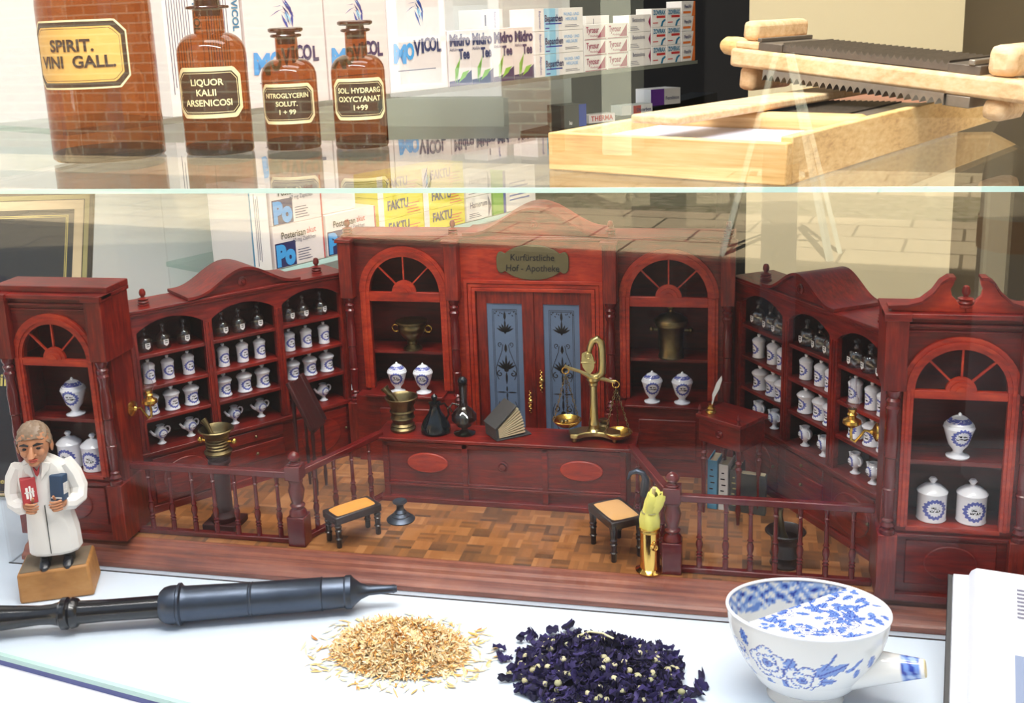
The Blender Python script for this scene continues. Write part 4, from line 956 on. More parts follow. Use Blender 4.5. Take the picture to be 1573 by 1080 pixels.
# wall lamps
def wall_lamp(label, loc, s_):
    t = thing('wall_lamp', label, 'lamp', loc, 0)
    mb = MB(); mb.T = Matrix.Rotation(-s_*PI/2, 4, 'Y') if False else Matrix.Rotation(PI/2*s_, 4, 'Y'); mb.lathe([(.75, 0), (.75, .15), (.5, .3), (.25, .4), (.15, .6)], 18); mb.build('wall_plate', 'brass', t)
    MB().tube([(s_*.4, 0, 0), (s_*1.0, 0, .1), (s_*1.3, 0, -.4), (s_*1.7, 0, -.9), (s_*2.0, 0, -.7), (s_*2.05, 0, -.1), (s_*2.0, 0, .3)], .12).build('arm', 'brass', t)
    MB().lathe([(.2, 0), (.45, .15), (.75, .4), (.7, .65), (.35, .85), (.3, 1.0), (.42, 1.15), (.3, 1.3), (.36, 1.45), (.36, 1.6)], 18).build('oil_font', 'brass', t, loc=(s_*2.0, 0, .3))
    MB().lathe([(.36, 0), (.55, .4), (.5, .75), (.3, 1.2), (.25, 2.0), (.3, 2.7)], 16, cap=False).build('chimney', 'lampglass', t, loc=(s_*2.0, 0, 1.9))
wall_lamp('brass wall oil lamp with glass chimney on the pharmacist-side corner cabinet', (-33.5, -28.0, 14.6), 1)
wall_lamp('brass wall oil lamp with glass chimney on the scroll-topped corner cabinet', (33.5, -29.0, 15.9), -1)
# ------------------------------------------------------------------ a picture point on a known level, as world centimetres
def PZ(u, v, z):
    a = (u-754.104)/1703.08; b_ = (434.162-v)/1703.08
    d = fw+rr*a+uu*b_; c = Vector((23.055, -116.968, 49.545)); k = (z-c.z)/d.z
    return c+d*k
TOP = 36.31
# ------------------------------------------------------------------ amber bottles
def octa(w, h, c): return [(-w/2+c, -h/2), (w/2-c, -h/2), (w/2, -h/2+c), (w/2, h/2-c), (w/2-c, h/2), (-w/2+c, h/2), (-w/2, h/2-c), (-w/2, -h/2+c)]
def wrap_octa(mb, w, h, c, zc, r, off):
    n = 30; vs = []; fs = []
    for i in range(n+1):
        x = -w/2+w*i/n; e = max(0, abs(x)-(w/2-c)); hz = h/2-e
        for s_ in (-1, 1): vs.append(((r+off)*sin(x/r), -(r+off)*cos(x/r), zc+s_*hz))
    for i in range(n): fs.append((2*i, 2*i+2, 2*i+3, 2*i+1))
    mb.add(vs, fs)
def bottle(label, loc, rz, r, zs0, zs1, rn, zl, rl, zst, rst, lab, stopper=True):
    """r body radius, zs0..zs1 shoulder, rn neck radius, zl lip height, rl lip radius, zst stopper top, rst its disc radius"""
    t = thing('amber_bottle', label, 'bottle', loc, rz, 'amber apothecary bottles on the case')
    P = [(r*.96, .02), (r, .3), (r, zs0*.5), (r, zs0)]
    for i in range(1, 9):
        a = PI/2*i/8; P.append((rn+(r-rn)*cos(a), zs0+(zs1-zs0)*sin(a)))
    P += [(rn, zs1+.4), (rn*.98, zl-.35), (rl, zl-.2), (rl, zl), (rn*.9, zl+.03)]
    MB().lathe(P, 64, cap=False).build('glass_body', 'amber', t)
    MB().lathe([(0, .03), (r*.93, .03), (r*.985, .4), (r*.985, .8), (r*.9, 1.0), (r*.5, .6), (0, .5)], 48).build('thick_base', 'amber_base', t)
    MB().torus((0, 0, zl-.1), rl-.1, .16, 'Z', 40).build('lip_ring', 'amber_stop', t)
    if stopper: MB().lathe([(rn*.8, zl-1.0), (rn*.85, zl+.1), (rn*.8, zst-.55), (rst*.9, zst-.5), (rst, zst-.35), (rst, zst-.12), (rst*.9, zst), (0, zst)], 40).build('stopper', 'amber_stop', t)
    w, h, zc, lines, kind, sz = lab
    L = MB(); wrap_octa(L, w, h, h*.17, zc, r, .03); lo = L.build('label_paper', 'cream', t, smooth=60)
    m = h*.07
    if kind == 'dark':
        for off, mm, mat in ((.045, m, 'cream'), (.05, m*1.15, 'labelblack'), (.06, m*1.6, 'cream'), (.065, m*1.75, 'labelblack')):
            L = MB(); wrap_octa(L, w-2*mm, h-2*mm, h*.17-mm*.4, zc, r, off); L.build('label_band', mat, lo, smooth=60)
        ink_ = 'cream'
    else:
        for off, mm, mat in ((.045, m*.4, 'labelblack'), (.055, m*1.4, 'yellowlabel'), (.06, m*1.75, 'labelblack'), (.065, m*1.85, 'yellowlabel')):
            L = MB(); wrap_octa(L, w-2*mm, h-2*mm, h*.17-mm*.4, zc, r, off); L.build('label_band', mat, lo, smooth=60)
        ink_ = 'ink_black'
    L = MB()
    for st, x, z in lines: put_text(L, st, x, zc+z, sz, bold=.022 if kind == 'dark' else .03, wrap=r+.03, sx=.9 if len(st) > 11 else 1)
    L.build('lettering', ink_, lo, smooth=0, normals=False)
bottle('biggest amber bottle with yellow SPIRIT VINI GALL label, on the case by the white wall', (-43.4, -10.6, TOP), rad(6), 5.75, 15.8, 19.5, 2.2, 23, 3.0, 25, 3.6,
       (11.2, 6.8, 10.9, [('SPIRIT.', -.1, .85), ('VINI  GALL.', .1, -.75)], 'pale', 1.62))
bottle('amber stoppered bottle with LIQUOR KALII ARSENICOSI label', (-32.2, -7.4, TOP), rad(14), 3.6, 10.3, 12.5, 1.6, 15.2, 2.2, 16.6, 2.6,
       (7.7, 5.2, 6.5, [('LIQUOR', 0, 1.05), ('KALII', -.1, 0), ('ARSENICOSI', 0, -1.05)], 'dark', .92))
bottle('amber stoppered bottle with NITROGLYCERIN SOLUT label', (-25.05, -4.2, TOP), rad(14), 2.95, 7.6, 9.5, 1.2, 12.0, 1.6, 12.75, 1.85,
       (6.6, 4.2, 4.9, [('NITROGLYCERIN', 0, .85), ('SOLUT.', 0, 0), ('1 + 99', 0, -.85)], 'dark', .70))
bottle('amber stoppered bottle with SOL HYDRARG OXYCYANAT label, last of the row', (-17.4, -3.75, TOP), rad(20), 2.85, 7.9, 9.7, 1.15, 12.3, 1.5, 13.2, 1.85,
       (6.4, 4.3, 5.2, [('SOL. HYDRARG', 0, .88), ('OXYCYANAT', 0, 0), ('1+99', 0, -.88)], 'dark', .76))

# ------------------------------------------------------------------ glass shelves with medicine boxes
for zz, s0, s1, lab in ((37.5, -30, 128.5, 'upper glass shelf carrying the tall white and blue medicine boxes'), (13.0, -4, 68, 'lower glass shelf carrying yellow and white medicine boxes behind the case')):
    t = thing('glass_shelf', lab, 'shelf', (SP.x, SP.y, zz), SA)
    MB().box(s0, s1, -.2, 20.8, -.75, 0).build('shelf_glass', 'shelfglass', t, smooth=0)
    MB().box(s0, s1, -.32, -.21, -.78, -.02).build('front_edge', 'edgeglass' if zz < 20 else 'facadegrey', t, smooth=0)
def carton(name, label, s_, t_, z, w, h, d, base='card', rects=(), polys=(), texts=(), group=None, rz=0):
    x, y, _ = shelf_pt(s_, t_, 0)
    t = thing(name, label, 'box', (x, y, z), SA+rz, group)
    MB().box(0, w, 0, d, 0, h).build('carton', base, t, bevel=.04)
    byc = {}
    for x0, x1, z0, z1, m in rects: byc.setdefault(m, []).append([(x0, z0), (x1, z0), (x1, z1), (x0, z1)])
    for P, m in polys: byc.setdefault(m, []).append(P)
    for k, (m, Ps) in enumerate(byc.items()):
        mb = MB()
        for P in Ps: mb.add([(a, -.03-.012*k, c) for a, c in P], [tuple(range(len(P)))])
        mb.build('printed_panel', m, t, smooth=0)
    byt = {}
    for tx in texts: byt.setdefault(tx[4], []).append(tx)
    for m, L in byt.items():
        mb = MB()
        for st, x_, z_, sz, _, *o in L:
            o = o[0] if o else {}
            put_text(mb, st, x_, z_, sz, y=-.12, **o)
        mb.build('lettering', m, t, smooth=0, normals=False)
    return t
def fine(x0, x1, z0, z1, n, m='ink_grey'):
    return [(x0, x1-(i*37 % 5)*.06*(x1-x0), z0+(z1-z0)*i/n, z0+(z1-z0)*i/n+(z1-z0)/n*.35, m) for i in range(n)]
def vfine(x0, x1, z0, z1, n, m='ink_grey'):
    return [(x0+(x1-x0)*i/n, x0+(x1-x0)*i/n+(x1-x0)/n*.3, z0+(i*31 % 4)*.3, z1-(i*17 % 3)*.4, m) for i in range(n)]
splash = []
rs = random.Random(4)
for i in range(16):
    a = rs.uniform(.2, 2.6); r = rs.uniform(.8, 3.6); cx, cz = 7.6+cos(a)*rs.uniform(0, 2.4), 13.2+sin(a)*rs.uniform(0, 3.2)
    dx, dz = cos(a+1.1)*r, sin(a+1.1)*r; w_ = rs.uniform(.12, .5)
    cz -= 1.4
    splash.append(([(cx-dx*.5, cz-dz*.5), (cx+dz*.1*w_*2, cz-dx*.1*w_*2+.1), (cx+dx*.5, cz+dz*.5), (cx-dz*.15, cz+w_)], ('ink_navy', 'ink_blue', 'ink_lightblue', 'ink_blue')[i % 4]))
mov = [('M', 2.6, 8.7, 4.3, 'ink_sky', dict(bold=.05, rot=-.06)), ('O', 5.2, 9.0, 3.7, 'ink_sky', dict(bold=.05, sx=.7)), ('V', 7.2, 9.5, 3.7, 'ink_navy', dict(bold=.04, sx=.7)), ('I', 8.6, 9.8, 3.4, 'ink_navy', dict(bold=.04)), ('C', 9.8, 10.0, 3.2, 'ink_navy', dict(bold=.04, sx=.7)), ('O', 11.4, 10.0, 3.2, 'ink_navy', dict(bold=.04, sx=.7)), ('L', 13.0, 9.8, 3.1, 'ink_navy', dict(bold=.04, sx=.8))]
carton('medicine_box', 'white box with small upright print behind the second amber bottle', -13.6, .4, 37.52, 6, 19, 12.5, 'card', vfine(.6, 4.4, 3, 17, 9), (), [('MOVICOL', 5.2, 14.5, 1.5, 'ink_teal', dict(rot=-PI/2, bold=.03))], 'tall white and blue boxes')
carton('medicine_box', 'white box side with small upright print, next to the blue splash box', -7.4, .4, 37.52, 6.6, 19, 12.5, 'card', vfine(.6, 4.6, 2, 17, 9), (), [('MOVICOL', 5.6, 14.5, 1.5, 'ink_teal', dict(rot=-PI/2, bold=.03))], 'tall white and blue boxes')
for s_, w_, lab in ((-.4, 15.2, 'tall box with blue splash and letters behind the third amber bottle'), (15.1, 13.2, 'tall box with blue splash and letters behind the fourth amber bottle'), (28.6, 14, 'tall box with blue splash seen through the mirrored white window')):
    k = w_/15.2
    carton('medicine_box', lab, s_, .2, 37.52, w_, 19.5, 5, 'card_pink', [(2*k, 12*k, 3.4, 3.55, 'ink_grey'), (12.0*k, 13.5*k, 16.6, 16.8, 'ink_grey')], [([(a*k, c) for a, c in P], m) for P, m in splash], [(st, x*k, z-2.6, sz*.95, m, o) for st, x, z, sz, m, o in mov], 'tall white and blue boxes')
for i in range(4):
    s_ = 43.0+i*6.05
    carton('tea_box', f'{OD[i]} tea box with dark blue lettering and green leaf from the tall blue boxes', s_, .2, 37.52, 6.0, 9.5, 6, 'card_pink', [], [([(0, 0), (6, 0), (6, 2.6), (4, 1.6), (2, 1.0), (0, .9)], 'ink_navy'), ([(1.5, .6), (2.4, 2.4), (2.6, 4.2), (1.6, 3.0)], 'ink_green'), ([(2.4, .6), (4.2, 1.4), (5.4, 2.6), (3.6, 2.3)], 'ink_green'), ([(1.9, .2), (2.7, 3.2), (3.1, 5), (2.3, 3.6)], 'ink_green')],
           [('Midro', 3.05, 7.8, 2.7, 'ink_navy', dict(bold=.045, sx=.82)), ('Tee', 4.1, 5.4, 2.4, 'ink_navy', dict(bold=.045, sx=.75)), ('Abführ', 1.4, 6.3, .8, 'ink_navy')], 'tea boxes on the upper shelf')
OB = ['bottom', 'middle', 'top', 'topmost']
for j in range(3):
    carton('ointment_box', f'{OB[j]} long box with light blue end in the stack next to the tea boxes', 67.2, -.2, 37.52+j*4.28, 15.8, 4.22, 6, 'card', [(3.0, 6.6, 0, 4.2, 'ink_lightblue'), (6.6, 7.6, 0, 4.2, 'ink_paleblue'), (3.4, 8.6, 1.2, 1.45, 'ink_blue'), (9.6, 13.6, .9, 1.0, 'ink_grey'), (9.6, 14.4, .6, .7, 'ink_grey'), (3.3, 4.6, .35, .6, 'ink_blue')], (),
           [('Bepanthen', 6.0, 2.3, 1.75, 'ink_navy', dict(sx=.78, bold=.02)), ('WUND- UND', 11.8, 3.0, .85, 'ink_sky'), ('HEILSALBE', 11.8, 2.1, .85, 'ink_sky'), ('Bepanthen', 1.6, 2.1, .8, 'ink_blue', dict(rot=-PI/2))], 'stack of three long ointment boxes')
carton('ointment_box', 'white box end showing above the tea boxes', 60.6, 7, 37.52, 6.0, 13.0, 6, 'card', [(.6, 1.0, 10, 12, 'ink_grey')], (), [('Bepanthen', 3.6, 10.9, .8, 'ink_blue', dict(rot=-PI/2))])
for c in range(2):
    for j in range(3):
        carton('ointment_box', f'{OB[j]} white and magenta box in the stack {"next to the light blue boxes" if c == 0 else "next to the grey lettered boxes"}', 83.5+c*8.15, -.1, 37.52+j*3.12, 8.0, 3.06, 4, 'card', [(.2, 7.8, .1, .22, 'ink_magenta')], [([(4.6, .4), (7.4, 2.9), (7.4, .4)], 'ink_magenta')], [('Tyrosur', 2.8, 1.95, 1.7, 'ink_magenta', dict(bold=.02, sx=.8)), ('Wundheilgel', 3.4, .8, .6, 'ink_magenta')], 'white and magenta ointment boxes')
for j in range(3):
    carton('ointment_box', f'{OB[j]} grey lettered white box between magenta and red-striped boxes', 99.9, -.1, 37.52+j*3.62, 8.7, 3.56, 4, 'card', fine(.5, 4, .4, 1.4, 3), [([(7.6, 2.0), (8.5, 3.4), (8.5, .6)], 'ink_magenta')], [('Betaisodona', 3.6, 2.5, 1.15, 'ink_grey', dict(sx=.85, bold=.02))], 'grey lettered ointment boxes')
carton('ointment_box', 'plain white boxes end above the magenta boxes', 90.6, 4.4, 37.52, 8.6, 11.0, 5, 'card', [(2.6, 2.8, 8, 10.4, 'ink_grey')])
for c in range(2):
    for j in range(3):
        carton('ointment_box', f'{OB[j]} white box with teal name and red stripe, {"grey box side" if c == 0 else "orange box side"}', 108.9+c*6.2, -.1, 37.52+j*4.0, 6.1, 3.95, 4, 'card', [(2.0, 5.6, 1.9, 2.4, 'ink_red'), (.5, 2.6, .8, 1.0, 'ink_red')], [([(3.6, .1), (4.2, 1.2), (5.4, 1.7), (5.8, 1.4), (4.8, .9), (4.4, .1)], 'ink_teal')], [('ZOVIRAX', 3.0, 3.05, 1.35, 'ink_teal', dict(bold=.03, sx=.85))], 'teal and red ointment boxes')
for j in range(4):
    carton('ointment_box', f'{["bottom", "second", "third", "topmost"][j]} white and orange box at the dark end of the upper shelf', 121.6, -.1, 37.52+j*3.34, 6.0, 3.3, 4, 'card', [(.6, 4.0, .6, 1.1, 'ink_orange')], [([(4.4, 0), (6, 0), (6, 3.3), (5.3, 3.3)], 'ink_orange')], [('PenciVir', 2.6, 2.1, 1.1, 'ink_navy', dict(bold=.02, sx=.85))], 'white and orange ointment boxes')
# lower shelf
ZB = 13.02
carton('suppository_box', 'white box side with fine upright print at the end of the lower shelf', -2.2, .5, ZB, 3.4, 13, 10, 'card', vfine(.9, 1.9, 1, 12, 3, 'ink_navy')+[(0, .25, 0, 13, 'ink_teal')])
def po(s_, z, w, lab, t_=.1):
    return carton('suppository_box', lab, s_, t_, z, w, 6.6, 8, 'card_pink', [(.2, 4.2, .1, 3.9, 'ink_navy'), (w-.35, w-.1, 0, 6.6, 'ink_red')]+fine(4.6, 7.4, .6, 2.6, 5), (), [('Po', 2.1, 1.8, 4.2, 'ink_sky', dict(bold=.07, sx=.8)), ('Posterisan', 3.9, 4.9, 1.5, 'ink_black', dict(sx=.78, bold=.015)), ('akut', 7.5, 5.0, 1.4, 'ink_red', dict(sx=.78)), ('60 mg Zäpfchen', 6.0, 3.9, .9, 'ink_text', dict(sx=.8))], 'white boxes with light blue letters on navy')
po(1.5, ZB, 10.2, 'lower box with blue letters on navy square, just above the bookcase pediment')
po(1.5, ZB+6.65, 10.2, 'upper box with blue letters on navy square, under the case top')
po(12.1, ZB-.0, 11.0, 'box with blue letters partly hidden by the central cabinet')
carton('suppository_box', 'pale box with red edge stacked over the partly hidden box', 12.1, 1.0, ZB+6.65, 7.5, 5.5, 8, 'card', [(0, .3, 0, 5.5, 'ink_red')])
for c in range(2):
    for j in range(3):
        s_ = 23.8+c*10.9
        if c == 0: s_ += .0
        carton('ointment_box', f'{OB[j]} bright yellow box in the {"first" if c == 0 else "second"} yellow stack behind the central cabinet', s_, .1, ZB+j*3.75, 10.7, 3.7, 6, 'ink_yellow', [(0, 1.3, 0, 3.7, 'card')]+fine(6.8, 10, .4, 2.4, 4, 'ink_orange'), (), [('FAKTU', 4.6, 2.2, 2.2, 'ink_text', dict(bold=.03, sx=.75))], 'yellow ointment boxes')
for j in range(2):
    carton('ointment_box', f'{OB[j]} white box with grey name after the yellow boxes', 46, .1, ZB+j*4.4, 7, 4.3, 5, 'card', fine(.6, 4, .5, 1.5, 3), [([(6.0, 0), (6.9, 2.1), (6.0, 4.2)], 'ink_grey')], [('Hamerum', 3.2, 2.8, 1.5, 'ink_grey', dict(sx=.8, bold=.02))], 'white boxes after the yellow ones')
carton('ointment_box', 'green and blue striped box near the pediment of the central cabinet', 53.6, .1, ZB, 3.6, 8, 5, 'ink_green', [(2.9, 3.6, 0, 8, 'ink_blue')])
carton('ointment_box', 'white box at the far end of the lower shelf', 57.4, .1, ZB, 9, 8, 5, 'card', fine(1, 7, 2, 6, 5, 'ink_blue'))
# low items seen over the tray, on a dark counter
t = thing('counter_unit', 'dark shop counter holding small boxes behind the wooden tray', 'counter', (-16.5, 108, 0), math.atan2(74, 22.7))
MB().box(-2, 100, -1.5, 6, -62, 26).build('counter_body', 'blackvoid', t, smooth=0)
def loose(label, u, v, z, w, h, d, base, rects=(), texts=()):
    p = PZ(u, v, z); t = thing('medicine_box', label, 'box', (p.x, p.y, z), math.atan2(74, 22.7)-.5)
    MB().box(0, w, 0, d, 0, h).build('carton', base, t, bevel=.04)
    for x0, x1, z0, z1, m in rects: MB().box(x0, x1, -.06, 0, z0, z1).build('printed_panel', m, t, smooth=0)
    mb = MB()
    for st, x, zz, sz, m in texts: put_text(mb, st, x, zz, sz, -.1, .02)
    if texts: mb.build('lettering', texts[0][4], t, smooth=0, normals=False)
for a in (('purple and white box standing upright behind the wooden tray', 1000, 163, 26.02, 9.5, 4.0, 6, 'card', [(0, 4.2, 0, 4, 'ink_purple')], [('Femibion', 6.8, 1.6, 1.2, 'ink_grey')]),
          ('flat white and red box in front of the purple box', 955, 178, 26.02, 9, 2.2, 4, 'card', [(3.4, 5.6, .2, 2.0, 'ink_red')], [('Diacarbon', 6.4, 1.0, 1.0, 'ink_navy')]),
          ('slim red lettered box lying behind the rim of the tray', 905, 190, 26.02, 7, 1.8, 3, 'card_pink', [], [('THERMA', 3.4, .9, 1.5, 'ink_red')]),
          ('dark grey and blue box beside the brick reflection', 862, 197, 26.02, 6.5, 4.6, 5, 'bookgrey', [(4.6, 6.5, 0, 4.6, 'ink_blue')], [('iu', 2.4, .9, 1.2, 'card')])): loose(*a)

# ------------------------------------------------------------------ wooden pill-making tray and rollers
PA = rad(-27); PO = (6.2, -22.6, TOP)
t = thing('pill_tray', 'long beech frame tray with violet lined floor, overhanging the case edge', 'tray', PO, PA)
mb = MB(); mb.box(0, 22, 0, 1.0, 0, 3.2); mb.build('front_board', 'beech_x', t, bevel=.12)
mb = MB(); mb.box(0, 1.0, 1.0, 66, 0, 3.2); mb.build('side_board', 'beech', t, bevel=.12)
mb = MB(); mb.box(21, 22, 1.0, 66, 0, 3.6); mb.build('side_board', 'beech', t, bevel=.12)
MB().box(1.0, 21, 1.0, 66, .2, 2.25).build('tray_floor', 'violetpaper', t, smooth=0)
mb = MB(); mb.box(1, 21, 16.4, 18.4, 2.0, 3.7); mb.build('cross_rail', 'beech_x', t, bevel=.5)
MB().box(1.0, 21, 18.4, 66, 2.2, 2.6).build('inner_board', 'basewood', t, smooth=0)
def corrug(mb, x0, x1, y0, y1, z, n, amp, down=False):
    vs = []; fs = []; k = 6
    for i in range(n*k+1):
        x = x0+(x1-x0)*i/(n*k); h = abs(sin(PI*i/k)); h = (1-h) if not down else -(1-h); vs += [(x, y0, z+amp*h), (x, y1, z+amp*h), (x, y0, z-.5 if not down else z+.5), (x, y1, z-.5 if not down else z+.5)]
    for i in range(n*k): a = 4*i; fs += [(a, a+4, a+5, a+1), (a, a+2, a+6, a+4), (a+1, a+5, a+7, a+3)]
    mb.add(vs, fs)
mb = MB(); corrug(mb, 3.0, 18.0, 20.0, 34, 3.1, 26, .35); mb.box(18, 20, 20, 34, 2.61, 3.3); mb.build('corrugated_plate', 'roller', t)
a0, a1 = PZ(1004, 184, 40.42), PZ(1345, 131, 40.6)
MB().bar((a0.x, a0.y, a0.z), (a1.x, a1.y, a1.z), 5, .75).build('spreading_board', 'beech_pale', bevel=.2)
tag(bpy.data.objects['spreading_board'], 'flat tapering beech board lying across the tray under the roller', 'board')
U = Vector((.78, -.57, -.092)).normalized(); Z0 = Vector((0, 0, 1)); V = Z0.cross(U).normalized(); W_ = U.cross(V)
RT = Matrix(((U.x, V.x, W_.x, 20.9), (U.y, V.y, W_.y, 3), (U.z, V.z, W_.z, 43.4), (0, 0, 0, 1)))
t = thing('pill_roller', 'heavy beech pill cutter with ribbed metal plates and round handles over the tray', 'roller')
def RM(): m_ = MB(); m_.T = RT; return m_
RM().box(0, 40, 0, 2.6, 0, 1.9).build('front_beam', 'beech_pale', t, bevel=.35)
mb = RM(); corrug(mb, 6, 23.4, .6, 9.5, 2.5, 26, .4); mb.build('ribbed_plate', 'roller', t)
RM().box(3.2, 6, .4, 9.5, 1.9, 2.7).build('end_plate', 'roller', t, bevel=.06)
RM().box(23.4, 26.4, .4, 9.5, 1.9, 2.7).build('end_plate', 'roller', t, bevel=.06)
RM().box(3.0, 3.5, .4, 9.5, 2.7, 3.1).build('end_bar', 'roller', t, bevel=.08)
RM().box(25.3, 25.9, .2, 9.5, 2.7, 3.2).build('end_bar', 'roller_lt', t, bevel=.1)
mb = RM(); corrug(mb, 4.5, 23.8, -.3, 3, -.35, 26, .6, True); mb.build('lower_ribbed_plate', 'roller_lt', t)
RM().box(23.8, 26, .1, 6, -1.0, 0).build('lower_end_plate', 'roller_lt', t, bevel=.06)
RM().box(.3, 3.2, .4, 9, 1.9, 2.6).build('end_block', 'beech_pale', t, bevel=.2)
RM().box(.2, 2.0, 1.5, 11, 2.6, 4.6).build('grip', 'beech_pale', t, bevel=.5)
RM().box(.6, 2.6, 1.0, 8, -2.4, 0).build('grip', 'beech_pale', t, bevel=.5)
RM().box(26.7, 29.2, .5, 16, 1.9, 4.6).build('grip', 'beech_pale', t, bevel=.7)
RM().box(26.8, 29.0, .5, 5, -1.9, 0).build('grip', 'beech_pale', t, bevel=.7)
mb = MB(); mb.T = RT @ Matrix.Translation((.2, 4.2, 1.6)) @ Matrix.Rotation(-PI/2, 4, 'Y'); mb.lathe([(.9, 0), (.8, .3), (1.0, 1.2), (1.05, 2.6), (.95, 3.8), (.6, 4.3), (0, 4.4)], 18); mb.build('handle', 'beech', t)

# ------------------------------------------------------------------ framed poster leaning outside the case
pt = thing('framed_poster', 'dark framed poster with gold double line and lettering behind the flat-topped cabinet', 'poster', (-46.9, -18.3, .4), rad(10), rx=rad(-22))
MB().box(-26, 0, 0, .5, 0, 34).build('frame_edge', 'ink_black', pt, bevel=.03)
def pq(nm, m, inset, y): MB().box(-26+inset, -inset, y, 0, inset*.2, 34-inset).build(nm, m, pt, smooth=0)
pq('olive_band', 'olive', .42, -.03); pq('dark_line', 'ink_black', .95, -.05); pq('mat', 'matcream', 1.05, -.07); pq('dark_panel', 'posterdark', 2.1, -.1); pq('gold_line', 'goldline', 2.75, -.12); pq('dark_gap', 'posterdark', 2.86, -.13); pq('inner_gold_line', 'goldline', 2.94, -.14); pq('centre_panel', 'posterdark', 3.02, -.15)
mb = MB()
for st, x, z, sz in (('drei', -12.2, 14.6, 1.9), ('wird', -9.4, 12.7, 1.9), ('er B', -11.4, 10.8, 1.9), ('Bücher', -9.6, 1.7, .8)): put_text(mb, st, x, z, sz, -.17, .02)
mb.build('lettering', 'goldline', pt, smooth=0, normals=False)

# ------------------------------------------------------------------ carved pharmacist figure
fa = rad(24)
fg = thing('carved_figurine', 'carved wooden pharmacist in white coat holding red and blue books on a block', 'figurine', (-37.6, -36.2, .02), fa)
mb = MB(); mb.hexa([(-3.2, -2.3, 0), (3.2, -2.3, 0), (3.2, 2.0, 0), (-3.2, 2.0, 0), (-3.2, -2.1, 2.75), (2.9, -2.1, 3.0), (2.9, 2.0, 3.0), (-3.2, 2.0, 2.75)]); mb.build('wooden_block', 'blockwood', fg, bevel=.22)
MB().hexa([(-3.0, -1.9, 2.6), (2.7, -1.9, 2.85), (2.7, 1.8, 2.85), (-3.0, 1.8, 2.6), (-3.0, -1.9, 2.8), (2.7, -1.9, 3.03), (2.7, 1.8, 3.03), (-3.0, 1.8, 2.8)]).build('block_top', 'blocktop', fg)
for s_, x in ((-1, -.85), (1, 1.15)):
    mb = MB(); mb.loft([(x, -1.35, 2.8, .42, .75), (x, -1.35, 3.1, .46, .8), (x, -1.15, 3.4, .42, .6), (x, -.9, 3.65, .32, .35)], 14, 2.4); mb.build('shoe', 'shoeblack', fg, smooth=25)
    MB().loft([(x, -.6, 3.1, .5, .5), (x, -.6, 4.9, .62, .6)], 12).build('trouser_leg', 'trouser', fg)
mb = MB()
mb.loft([(.1, -.35, 4.1, 2.15, 1.5), (.1, -.35, 4.35, 2.3, 1.62), (.1, -.4, 6.0, 2.25, 1.55), (0, -.4, 7.6, 2.05, 1.4), (0, -.35, 8.6, 1.95, 1.35), (-.1, -.3, 10.0, 2.15, 1.35), (-.15, -.25, 11.3, 2.35, 1.3), (-.2, -.3, 12.2, 2.1, 1.15), (-.25, -.5, 12.9, 1.35, .95), (-.3, -.7, 13.3, .85, .8)], 14, 2.5)
mb.build('coat', 'coatwhite', fg, smooth=22)
for s_ in (-1, 1):
    mb = MB(); mb.tube([(s_*1.9-.15, -.3, 12.3), (s_*2.45-.15, -.25, 11.2), (s_*2.75-.1, -.2, 9.9), (s_*2.65-.05, -.6, 9.0), (s_*2.1, -1.3, 8.75), (s_*1.6, -1.75, 8.95)], [.75, .82, .8, .78, .66, .58], 9)
    mb.build('sleeve', 'coatwhite', fg, smooth=22)
    # hand: palm, four unequal curled fingers and a thumb
    mb = MB(); hx, hy, hz = s_*1.25, -2.0, 9.1
    mb.ball((hx+s_*.15, hy+.12, hz), .48, .36, .44, 12, 8)
    for k in range(4):
        L = (.75, .85, .8, .62)[k]; zz = hz+.36-.25*k; d = -s_
        mb.tube([(hx+s_*.25, hy-.3, zz), (hx+d*L*.2, hy-.56, zz-.02), (hx+d*L*.7, hy-.56, zz-.04), (hx+d*L*.95, hy-.36, zz-.02)], [.115, .12, .11, .08], 7)
    mb.tube([(hx-s_*.1, hy+.1, hz+.3), (hx-s_*.35, hy-.15, hz+.55), (hx-s_*.4, hy-.3, hz+.85)], [.16, .14, .1], 7)
    mb.build('hand', 'skin', fg, smooth=40)
for x, m, an in ((-1.2, 'bookred', .3), (1.25, 'bookblue', -.35)):
    mb = MB().at(x, -1.75, 9.35, rz=an, rx=-.12); mb.box(-.62, .62, -.5, .45, 0, 2.3)
    bk = mb.build('book', m, fg, bevel=.08)
    mb = MB().at(x, -1.75, 9.35, rz=an, rx=-.12)
    if x < 0:
        for q in ((-.3, -.1, .5, 1.5), (-.02, .14, .3, 1.6), (.2, .36, .6, 1.4), (-.4, .4, 1.0, 1.12)): mb.box(q[0], q[1], -.54, -.5, q[2], q[3])
    else:
        mb.box(-.5, .5, -.53, -.5, .25, .35); mb.box(.62, .66, -.3, .3, .9, 1.0)
        for k in range(4): mb.box(.62, .66, -.35+k*.18, -.25+k*.18, .6, 1.6)
    mb.build('cover_mark', 'coatwhite', bk, smooth=0)
